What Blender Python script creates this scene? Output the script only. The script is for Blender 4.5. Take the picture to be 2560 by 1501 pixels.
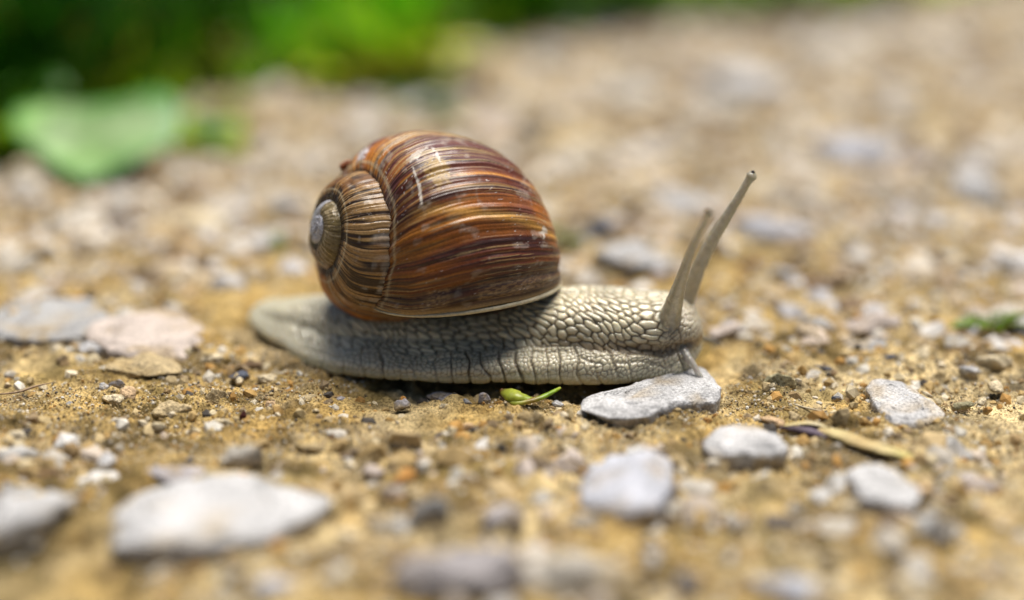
import bpy, bmesh, math, random, os
import numpy as np
from mathutils import Vector, Matrix

for o in list(bpy.data.objects):
    bpy.data.objects.remove(o)
SC = bpy.context.scene
COL = SC.collection
CM = 0.01                       # everything below is measured in centimetres and stored in metres
RNG = np.random.RandomState(7)
random.seed(7)

# ------------------------------------------------------------------ camera, sky, sun, exposure
PITCH = math.radians(22.0)
CAM = np.array([0.0, -21.9, 10.3])
FWD = np.array([0, math.cos(PITCH), -math.sin(PITCH)])
UPV = np.array([0, math.sin(PITCH), math.cos(PITCH)])
RGT = np.array([1.0, 0, 0])
LENS = 50.0
FPX = LENS / 36.0 * 2560

cam_d = bpy.data.cameras.new('camera')
cam = bpy.data.objects.new('camera', cam_d)
COL.objects.link(cam)
cam.location = CAM * CM
cam.rotation_euler = (math.pi / 2 - PITCH, 0, 0)
cam_d.lens = LENS
cam_d.sensor_width = 36
cam_d.clip_start = 0.005
cam_d.clip_end = 200
cam_d.dof.use_dof = True
cam_d.dof.focus_distance = 23.3 * CM
cam_d.dof.aperture_fstop = 3.15
SC.camera = cam

SUN_EL, SUN_AZ = math.radians(72), math.radians(25)      # azimuth clockwise from +Y: light comes from behind right
world = bpy.data.worlds.new('World')
SC.world = world
world.use_nodes = True
wn = world.node_tree.nodes
bg = wn['Background']
sky = wn.new('ShaderNodeTexSky')
sky.sky_type = 'NISHITA'
sky.sun_disc = False
sky.sun_elevation = SUN_EL
sky.sun_rotation = SUN_AZ
sky.air_density = 1.0
sky.dust_density = 2.2
sky.ozone_density = 1.0
world.node_tree.links.new(sky.outputs[0], bg.inputs[0])
bg.inputs[1].default_value = 0.05
sun_d = bpy.data.lights.new('sun', 'SUN')
sun_d.energy = 5.0
sun_d.angle = math.radians(42)
sun_d.color = (1.0, 0.955, 0.885)
sun = bpy.data.objects.new('sun', sun_d)
COL.objects.link(sun)
sd = Vector((math.sin(SUN_AZ) * math.cos(SUN_EL), math.cos(SUN_AZ) * math.cos(SUN_EL), math.sin(SUN_EL)))
sun.rotation_euler = sd.to_track_quat('Z', 'Y').to_euler()
sun.location = sd * 2
SC.view_settings.view_transform = 'Standard'
SC.view_settings.look = 'None'
SC.view_settings.gamma = 1
SC.view_settings.exposure = 0.38
SC.view_settings.use_curve_mapping = False
SC.render.engine = 'CYCLES'
SC.cycles.use_denoising = True
SC.cycles.max_bounces = 6
SC.cycles.diffuse_bounces = 1
SC.cycles.glossy_bounces = 3
SC.cycles.transmission_bounces = 3

# ------------------------------------------------------------------ numeric helpers
def hsh(ix, iy, iz, seed):
    h = (ix * 374761393 + iy * 668265263 + iz * 2147483647 + seed * 1274126177) & 0xFFFFFFFF
    h = ((h ^ (h >> 13)) * 1274126177) & 0xFFFFFFFF
    h = ((h ^ (h >> 16)) * 2246822519) & 0xFFFFFFFF
    return ((h ^ (h >> 15)) & 0xFFFFFF) / float(0xFFFFFF)

def vnoise(x, y, z=None, seed=0):
    x = np.asarray(x, float); y = np.asarray(y, float) + 0 * x
    z = np.zeros_like(x) if z is None else np.asarray(z, float) + 0 * x
    x = x + 0 * y
    ix, iy, iz = np.floor(x).astype(np.int64), np.floor(y).astype(np.int64), np.floor(z).astype(np.int64)
    fx, fy, fz = x - ix, y - iy, z - iz
    fx, fy, fz = [f * f * (3 - 2 * f) for f in (fx, fy, fz)]
    r = 0
    zs = (0, 1) if np.any(fz != 0) else (0,)
    for dz in zs:
        wz = fz if dz else 1 - fz
        for dy in (0, 1):
            wy = fy if dy else 1 - fy
            for dx in (0, 1):
                wx = fx if dx else 1 - fx
                r = r + hsh(ix + dx, iy + dy, iz + dz, seed) * wx * wy * wz
    return r * 2 - 1

def fbm(x, y, z=None, seed=0, octv=4, gain=.5):
    a, r, f = 1.0, 0, 1.0
    for i in range(octv):
        r = r + a * vnoise(x * f + 17.3 * i, y * f + 9.1 * i, None if z is None else z * f, seed + i)
        a *= gain; f *= 2.03
    return r

def voro(x, y, seed=0, jit=.8):
    """F1, F2 and a cell value for a jittered unit grid."""
    ix, iy = np.floor(x).astype(np.int64), np.floor(y).astype(np.int64)
    f1 = np.full(x.shape, 9.0); f2 = np.full(x.shape, 9.0); cid = np.zeros(x.shape)
    for dy in (-1, 0, 1):
        for dx in (-1, 0, 1):
            cx, cy = ix + dx, iy + dy
            px = cx + .5 + (hsh(cx, cy, 0, seed) - .5) * jit
            py = cy + .5 + (hsh(cx, cy, 1, seed) - .5) * jit
            d = np.hypot(px - x, py - y)
            n = d < f1
            f2 = np.where(n, f1, np.minimum(f2, d))
            cid = np.where(n, hsh(cx, cy, 2, seed), cid)
            f1 = np.where(n, d, f1)
    return f1, f2, cid

def sst(a, b, x):
    t = np.clip((x - a) / (b - a), 0, 1)
    return t * t * (3 - 2 * t)

def mixc(a, b, t):
    t = np.asarray(t)[..., None]
    return a * (1 - t) + b * t

def gauss(x, c, w):
    return np.exp(-((x - c) / w) ** 2)

# a point of the photograph -> a point of the place
def ray(px, py):
    return FWD + RGT * ((px - 1280) / FPX) - UPV * ((py - 750.5) / FPX)
def at_y(px, py, y):
    d = ray(px, py); return CAM + d * ((y - CAM[1]) / d[1])
def at_z(px, py, z=0.0):
    d = ray(px, py); return CAM + d * ((z - CAM[2]) / d[2])
def at_d(px, py, depth):
    return CAM + ray(px, py) * depth
K = 2560 / 2520.0

# ------------------------------------------------------------------ mesh and object helpers
def mesh_np(name, V, F, col=None, smooth=True, attrs=None):
    """V in cm (n,3); F (m,3|4) int; col (n,3|4) linear colours."""
    me = bpy.data.meshes.new(name)
    V = np.asarray(V, dtype=np.float32) * CM
    F = np.asarray(F, dtype=np.int32)
    k = F.shape[1]
    me.vertices.add(len(V)); me.vertices.foreach_set('co', V.ravel())
    me.loops.add(F.size); me.loops.foreach_set('vertex_index', F.ravel())
    me.polygons.add(len(F))
    me.polygons.foreach_set('loop_start', np.arange(0, F.size, k, dtype=np.int32))
    me.polygons.foreach_set('use_smooth', np.full(len(F), smooth))
    me.update(calc_edges=True)
    if col is not None:
        c = np.ones((len(V), 4), dtype=np.float32); c[:, :3] = np.clip(np.asarray(col)[:, :3], 0, 1)
        a = me.color_attributes.new('col', 'FLOAT_COLOR', 'POINT')
        a.data.foreach_set('color', c.ravel())
    for n, v in (attrs or {}).items():
        a = me.attributes.new(n, 'FLOAT', 'POINT')
        a.data.foreach_set('value', np.asarray(v, dtype=np.float32).ravel())
    me.validate()
    return me

def grid_faces(n, m, wrap=False, off=0):
    i = np.arange(n - 1)[:, None]; j = np.arange(m if wrap else m - 1)[None, :]
    j2 = (j + 1) % m
    a = i * m + j; b = i * m + j2; c = (i + 1) * m + j2; d = (i + 1) * m + j
    return np.stack([a + 0 * b, b, c, d], -1).reshape(-1, 4) + off

def link(name, me, mat=None, parent=None, loc=None):
    o = bpy.data.objects.new(name, me)
    COL.objects.link(o)
    if mat is not None and me is not None and not me.materials:
        me.materials.append(mat)
    if parent is not None:
        o.parent = parent
    if loc is not None:
        o.location = np.asarray(loc) * CM
    return o

def tag(o, label=None, cat=None, group=None, kind=None):
    if label: o['label'] = label
    if cat: o['category'] = cat
    if group: o['group'] = group
    if kind: o['kind'] = kind
    return o

def nodes(name):
    m = bpy.data.materials.new(name)
    m.use_nodes = True
    nt = m.node_tree
    return m, nt, nt.nodes['Principled BSDF'], nt.links

def N(nt, t, **kw):
    n = nt.nodes.new(t)
    for k, v in kw.items():
        if k in n.inputs: n.inputs[k].default_value = v
        else: setattr(n, k, v)
    return n

def mixn(nt, fac, a, b, mode='MIX'):
    n = nt.nodes.new('ShaderNodeMix'); n.data_type = 'RGBA'; n.blend_type = mode
    for i, v in ((0, fac), (6, a), (7, b)):
        if isinstance(v, bpy.types.NodeSocket): nt.links.new(v, n.inputs[i])
        elif i == 0: n.inputs[0].default_value = v
        else: n.inputs[i].default_value = (*v, 1)
    return n.outputs[2]

def ramp(nt, fac, stops):
    n = nt.nodes.new('ShaderNodeValToRGB')
    el = n.color_ramp.elements
    while len(el) < len(stops): el.new(.5)
    for e, (p, c) in zip(el, stops):
        e.position = p; e.color = (*c, 1) if len(c) == 3 else c
    nt.links.new(fac, n.inputs[0])
    return n.outputs[0]

def noise_n(nt, scale, detail=4, rough=.6, vec=None):
    if vec is None:
        g = N(nt, 'ShaderNodeNewGeometry'); vec = g.outputs['Position']
    n = N(nt, 'ShaderNodeTexNoise'); n.inputs['Scale'].default_value = scale
    n.inputs['Detail'].default_value = detail; n.inputs['Roughness'].default_value = rough
    nt.links.new(vec, n.inputs['Vector'])
    return n.outputs[0]

def bump_n(nt, h, strength, dist, bsdf, prev=None):
    b = N(nt, 'ShaderNodeBump'); b.inputs['Strength'].default_value = strength; b.inputs['Distance'].default_value = dist
    nt.links.new(h, b.inputs['Height'])
    if prev: nt.links.new(prev, b.inputs['Normal'])
    nt.links.new(b.outputs[0], bsdf.inputs['Normal'])
    return b.outputs[0]

# ------------------------------------------------------------------ ground height
def seg_dist(x, y, pts):
    d = np.full(np.shape(x), 1e9)
    for (ax, ay), (bx, by) in zip(pts[:-1], pts[1:]):
        t = np.clip(((x - ax) * (bx - ax) + (y - ay) * (by - ay)) / ((bx - ax) ** 2 + (by - ay) ** 2), 0, 1)
        d = np.minimum(d, np.hypot(x - ax - t * (bx - ax), y - ay - t * (by - ay)))
    return d

SPINE = [(-4.74, 3.02), (-4.60, 2.88), (-4.3, 2.55), (-3.6, 1.95), (-2.7, 1.38), (-1.7, 1.05), (-.5, .9), (.6, .8),
         (1.5, .7), (2.2, .63), (2.65, .6), (2.90, .6), (3.07, .6), (3.18, .6), (3.245, .6), (3.275, .6), (3.285, .6)]

def ground_z(x, y, fine=True):
    x = np.asarray(x, float); y = np.asarray(y, float)
    z = .13 * fbm(x / 3.1, y / 3.1, seed=3, octv=2)
    z = z * sst(1.0, 4.5, seg_dist(x, y, SPINE)) 
    d = seg_dist(x, y, SPINE[4:10])
    z = z - .27 * (1 - sst(.9, 2.1, d)) * sst(-4.4, -1.0, x)
    if fine:
        z = z + .10 * fbm(x / .9, y / .9, seed=11, octv=3)
        f1, f2, c = voro(x / .55 + .3 * vnoise(x * 2, y * 2, seed=5), y / .55, seed=21, jit=.95)
        z = z + .09 * sst(.45, .05, f1) * (c > .55)
        f1, f2, c = voro(x / .2, y / .2, seed=22, jit=.95)
        z = z + .045 * sst(.5, .1, f1) * (c > .35)
        z = z + (.012 + .034 * sst(-.35, .5, fbm(x / 1.2 + 4, y / 1.2, seed=33, octv=2))) * fbm(x / .13, y / .13, seed=31, octv=3, gain=.6)
    return z

# verge line: beyond it the plants begin
VERGE = [at_z(a * K, b * K)[:2] for a, b in ((-500, 500), (-20, 425), (250, 325), (480, 245), (720, 215), (980, 225), (1110, 160), (1400, 95), (1800, 48), (2200, 10))]
VERGE = [(-60, 8.0)] + VERGE + [(VERGE[-1][0] + 30, VERGE[-1][1] + 26), (200, 190)]
VX = np.array([v[0] for v in VERGE]); VY = np.array([v[1] for v in VERGE])
def verge_d(x, y):
    return y - np.interp(x, VX, VY)

# ------------------------------------------------------------------ materials
def ground_mat():
    m, nt, b, L = nodes('sandy_soil')
    at = N(nt, 'ShaderNodeAttribute', attribute_name='col')
    n1 = noise_n(nt, 2600, 3, .7)
    c = mixn(nt, 1.0, at.outputs['Color'], ramp(nt, n1, [(.36, (.36, .33, .27)), (.5, (1, 1, 1)), (.64, (1.4, 1.36, 1.28))]), 'MULTIPLY')
    L.new(c, b.inputs['Base Color'])
    b.inputs['Roughness'].default_value = .9
    b.inputs['Specular IOR Level'].default_value = .08
    p = bump_n(nt, n1, .9, .0004, b)
    bump_n(nt, noise_n(nt, 7000, 2, .6), .8, .00015, b, p)
    return m

def col_mat(name, rough=.8, nscale=3000, lo=.7, hi=1.25, bump=.0003, spec=.3):
    m, nt, b, L = nodes(name)
    at = N(nt, 'ShaderNodeAttribute', attribute_name='col')
    n1 = noise_n(nt, nscale, 3, .65)
    c = mixn(nt, 1.0, at.outputs['Color'], ramp(nt, n1, [(.32, (lo,) * 3), (.68, (hi,) * 3)]), 'MULTIPLY')
    L.new(c, b.inputs['Base Color'])
    b.inputs['Roughness'].default_value = rough
    b.inputs['Specular IOR Level'].default_value = spec
    bump_n(nt, n1, .8, bump, b)
    return m

MAT_GROUND = ground_mat()
MAT_ROCK = col_mat('weathered_stone', .85, 2200, .55, 1.35, .0006)
MAT_GRIT = col_mat('sand_grit', .8, 5000, .75, 1.2, .0001)

def leaf_mat(name, rough=.4, trans=.45, spec=.4, scale=900):
    m, nt, b, L = nodes(name)
    at = N(nt, 'ShaderNodeAttribute', attribute_name='col')
    n1 = noise_n(nt, scale, 3, .6)
    c = mixn(nt, 1.0, at.outputs['Color'], ramp(nt, n1, [(.3, (.75,) * 3), (.7, (1.25,) * 3)]), 'MULTIPLY')
    L.new(c, b.inputs['Base Color'])
    b.inputs['Roughness'].default_value = rough
    b.inputs['Specular IOR Level'].default_value = spec
    tr = N(nt, 'ShaderNodeBsdfTranslucent')
    c2 = mixn(nt, 1.0, c, (1.5, 1.6, .5), 'MULTIPLY')
    L.new(c2, tr.inputs[0])
    mx = N(nt, 'ShaderNodeMixShader'); mx.inputs[0].default_value = trans
    L.new(b.outputs[0], mx.inputs[1]); L.new(tr.outputs[0], mx.inputs[2])
    L.new(mx.outputs[0], nt.nodes['Material Output'].inputs[0])
    return m
MAT_GRASS = leaf_mat('grass_blade')
MAT_LEAF = leaf_mat('broad_leaf', .35, .3, .5, 400)

# ------------------------------------------------------------------ ground
def axis_pts(fine_lo, fine_hi, step, grow, far):
    p = list(np.arange(fine_lo, fine_hi, step))
    s = step
    while p[-1] < far: s *= grow; p.append(p[-1] + s)
    s = step; q = [p[0]]
    while q[-1] > -far: s *= grow; q.append(q[-1] - s)
    return np.array(q[::-1][:-1] + p)

def palette(n):
    return np.array(n, float)

def build_ground():
    xs = axis_pts(-10.5, 10.5, .04, 1.03, 6000)
    ys = axis_pts(-3.2, 4.2, .032, 1.022, 6000)
    ys = ys[ys > -30]
    X, Y = np.meshgrid(xs, ys)
    near = np.exp(-np.maximum(0, np.hypot(X, Y) - 45) / 40)
    Z = ground_z(X, Y) * near
    v = verge_d(X, Y)
    Z = Z + .5 * sst(0, 12, v) * near
    base = palette([.37, .262, .105])
    pale = palette([.52, .41, .225]); ora = palette([.37, .22, .055]); gry = palette([.29, .235, .15]); olive = palette([.14, .105, .035])
    c = mixc(base[None, None], pale[None, None], sst(-.3, .9, fbm(X / 1.7, Y / 1.7, seed=41, octv=4)))
    c = mixc(c, ora, .35 * sst(.25, .8, fbm(X / .5, Y / .5, seed=42, octv=3)))
    c = mixc(c, gry, .6 * sst(.3, .9, fbm(X / .8 + 7, Y / .8, seed=43, octv=4)))
    c = mixc(c, olive, .6 * sst(.45, 1.0, fbm(X / 1.1 + 3, Y / 1.1, seed=44, octv=4)))
    c = mixc(c, palette([.41, .335, .235]), .75 * sst(3, 24, Y))           # the path is paler and greyer farther back
    f1, f2, cid = voro(X / .2, Y / .2, seed=22, jit=.95)
    c = c * (1 + .5 * (cid[..., None] - .45))
    lump = fbm(X / .45, Y / .45, seed=47, octv=3) + .5 * fbm(X / 1.4, Y / 1.4, seed=48, octv=2)
    c = c * (1 + .34 * sst(-.1, .9, lump) - .52 * sst(.05, .8, -lump))[..., None]
    spk = vnoise(X / .07, Y / .07, seed=50)
    c = mixc(c, palette([.05, .04, .03]), .75 * (spk > .78))
    soil = palette([.05, .06, .018])
    c = mixc(c, soil, sst(-.8, 1.5, v + .8 * fbm(X / 2, Y / 2, seed=45, octv=2)))
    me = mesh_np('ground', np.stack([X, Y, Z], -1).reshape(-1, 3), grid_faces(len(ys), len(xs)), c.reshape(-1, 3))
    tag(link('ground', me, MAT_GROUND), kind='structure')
build_ground()

# ------------------------------------------------------------------ rocks
_ico = {}
def ico(sub):
    if sub not in _ico:
        bm = bmesh.new(); bmesh.ops.create_icosphere(bm, subdivisions=sub, radius=1)
        V = np.array([v.co[:] for v in bm.verts]); F = np.array([[v.index for v in f.verts] for f in bm.faces]); bm.free()
        _ico[sub] = (V, F)
    return _ico[sub]

def rotm(rx, ry, rz):
    return np.array(Matrix.Rotation(rz, 3, 'Z') @ Matrix.Rotation(ry, 3, 'Y') @ Matrix.Rotation(rx, 3, 'X'))

STONES = dict(white=[.50, .49, .485], pale=[.46, .42, .36], blue=[.45, .455, .495], grey=[.36, .355, .35], pink=[.52, .44, .385], tan=[.44, .34, .19],
              cream=[.60, .50, .33], brown=[.16, .10, .055], dark=[.035, .035, .045], orange=[.50, .24, .06], purple=[.37, .34, .34],
              slate=[.09, .10, .13], red=[.07, .018, .015], peach=[.55, .38, .22], olive=[.30, .27, .16])

def stone_color(P, colname, seed, size, dirt=.35):
    base = palette(STONES[colname])
    n = P / size
    a = fbm(n[:, 0] * 2.3 + seed, n[:, 1] * 2.3, n[:, 2] * 2.3, seed=seed, octv=4)
    b = fbm(n[:, 0] * 7 + seed, n[:, 1] * 7, n[:, 2] * 7, seed=seed + 9, octv=2)
    c = base[None] * (1 + .28 * a + .16 * b)[:, None]
    c = mixc(c, palette([.40, .28, .12])[None], dirt * sst(.1, .8, fbm(n[:, 0] * 1.6 + 5, n[:, 1] * 1.6, n[:, 2] * 1.6 - seed, seed=seed + 4, octv=3)))
    if colname not in ('dark', 'slate', 'red', 'brown'):
        c = mixc(c, palette([.07, .065, .06])[None], .7 * sst(.55, .8, vnoise(P[:, 0] / .05, P[:, 1] / .05, P[:, 2] / .05, seed=seed + 6)) * sst(.0, .6, vnoise(n[:, 0] * 2, n[:, 1] * 2, n[:, 2] * 2, seed=seed + 8)))
    return c

def rock_mesh(size, seed, colname, sub=4, power=10, rough=.05, rot=(0, 0, 0), outline=None, dirt=.5):
    r = np.random.RandomState(seed * 13 + 5)
    D, F = ico(sub)
    if outline is None:
        nn = r.normal(size=(16, 3)); nn /= np.linalg.norm(nn, axis=1)[:, None]
        pp = r.uniform(.66, 1.0, 16)
        R = (np.sum((np.maximum(D @ nn.T, 0) / pp) ** power, axis=1)) ** (-1 / power)
        R = np.minimum(R, 1.25)
        P = D * R[:, None]
    else:
        ph = np.arctan2(D[:, 1], D[:, 0]); el = np.arcsin(np.clip(D[:, 2], -1, 1))
        oc = outline * 1.08; a = np.arctan2(oc[:, 1], oc[:, 0]); q = np.linspace(-math.pi, math.pi, 181)
        # radial distance of the outline polygon
        rad = np.zeros(181)
        for i in range(len(oc)):
            p0, p1 = oc[i], oc[(i + 1) % len(oc)]
            d = np.stack([np.cos(q), np.sin(q)], -1); e = p1 - p0
            den = d[:, 0] * e[1] - d[:, 1] * e[0]; den = np.where(abs(den) < 1e-9, 1e-9, den)
            t = (p0[0] * e[1] - p0[1] * e[0]) / den
            u = (p0[0] * d[:, 1] - p0[1] * d[:, 0]) / den
            rad = np.where((t > 0) & (u >= -.001) & (u <= 1.001), np.maximum(rad, t), rad)
        rad = np.where(rad == 0, np.median(rad), rad)
        rad = (rad + np.roll(rad, 1) + np.roll(rad, -1)) / 3
        rr = np.interp(ph, q, rad)
        ce = np.cos(el) ** .30; se = np.sign(D[:, 2]) * np.abs(D[:, 2]) ** .55
        P = np.stack([np.cos(ph) * rr * ce, np.sin(ph) * rr * ce, se * .5 * size[2]], -1)
        nn = r.normal(size=(14, 3)) * [1, 1, .8]; nn /= np.linalg.norm(nn, axis=1)[:, None]
        Q = P / np.array([rr.mean(), rr.mean(), .5 * size[2]])
        cut = np.minimum(1, (.95 / np.maximum(np.max(Q @ nn.T, axis=1), .2)))
        P = P * (1 - (1 - cut) * .7)[:, None]
    S = np.array(size, float)
    s = float(np.cbrt(S.prod()))
    if outline is None: P = P * (S / 2)
    n = P / s
    nz = fbm(n[:, 0] * 2 + seed, n[:, 1] * 2, n[:, 2] * 2, seed=seed, octv=5, gain=.6)
    P = P + D * (nz * rough * s)[:, None]
    P = P @ rotm(*rot).T
    c = stone_color(P, colname, seed, s, dirt)
    zr_ = P[:, 2] / (.5 * S[2] + 1e-6)
    c = mixc(c, palette([.40, .29, .13])[None], .75 * sst(.25, -.35, zr_ + .5 * fbm(n[:, 0] * 4, n[:, 1] * 4, n[:, 2] * 4, seed=seed + 12, octv=2)))
    return P, F, c

def put_rock(name, cx, cy, w, h, colname, label, seed, zr=.5, sub=4, power=9, rough=.07, embed=.25, tilt=0, rotz=None, group=None, cat='stone', dirt=.55):
    """A stone seen at (cx, cy) with apparent size w, h; zr: how much of h is its height rather than its depth."""
    px, py = cx * K, cy * K
    z = 0.0
    for _ in range(3):
        p = at_z(px, py, z)
        dep = (p - CAM) @ FWD
        el = math.atan2(CAM[2] - p[2], p[1] - CAM[1])
        W = w * K * dep / FPX; H = h * K * dep / FPX
        sz = max(zr * H / math.cos(el), .25 * W * .3); sy = max((1 - zr) * H / math.sin(el), .5 * W)
        z = float(ground_z(p[0], p[1], False)) + sz * (.5 - embed)
    P, F, c = rock_mesh((W * 1.08, sy, sz * 1.25), seed, colname, sub, power, rough, (0, tilt, 0 if rotz is None else rotz), dirt=dirt)
    o = link(name, mesh_np(name, P, F, c), MAT_ROCK, loc=p)
    return tag(o, label, cat, group)

def put_slab(name, outline, ztop, thick, colname, label, seed, sub=5, rough=.06, dirt=.3, rotx=0):
    dirt = dirt + .3
    zmid = .4 * ztop + .02
    pts = np.array([at_z(a * K, b * K, zmid) for a, b in outline])
    c0 = pts.mean(0)
    half = ztop - zmid + .03
    P, F, c = rock_mesh((1, 1, 2 * half), seed, colname, sub, rough=rough, outline=(pts - c0)[:, :2], dirt=dirt, rot=(rotx, 0, 0))
    P[:, 2] = np.where(P[:, 2] < 0, P[:, 2] * thick / half, P[:, 2])
    o = link(name, mesh_np(name, P, F, c), MAT_ROCK, loc=c0)
    return tag(o, label, 'stone')

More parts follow.
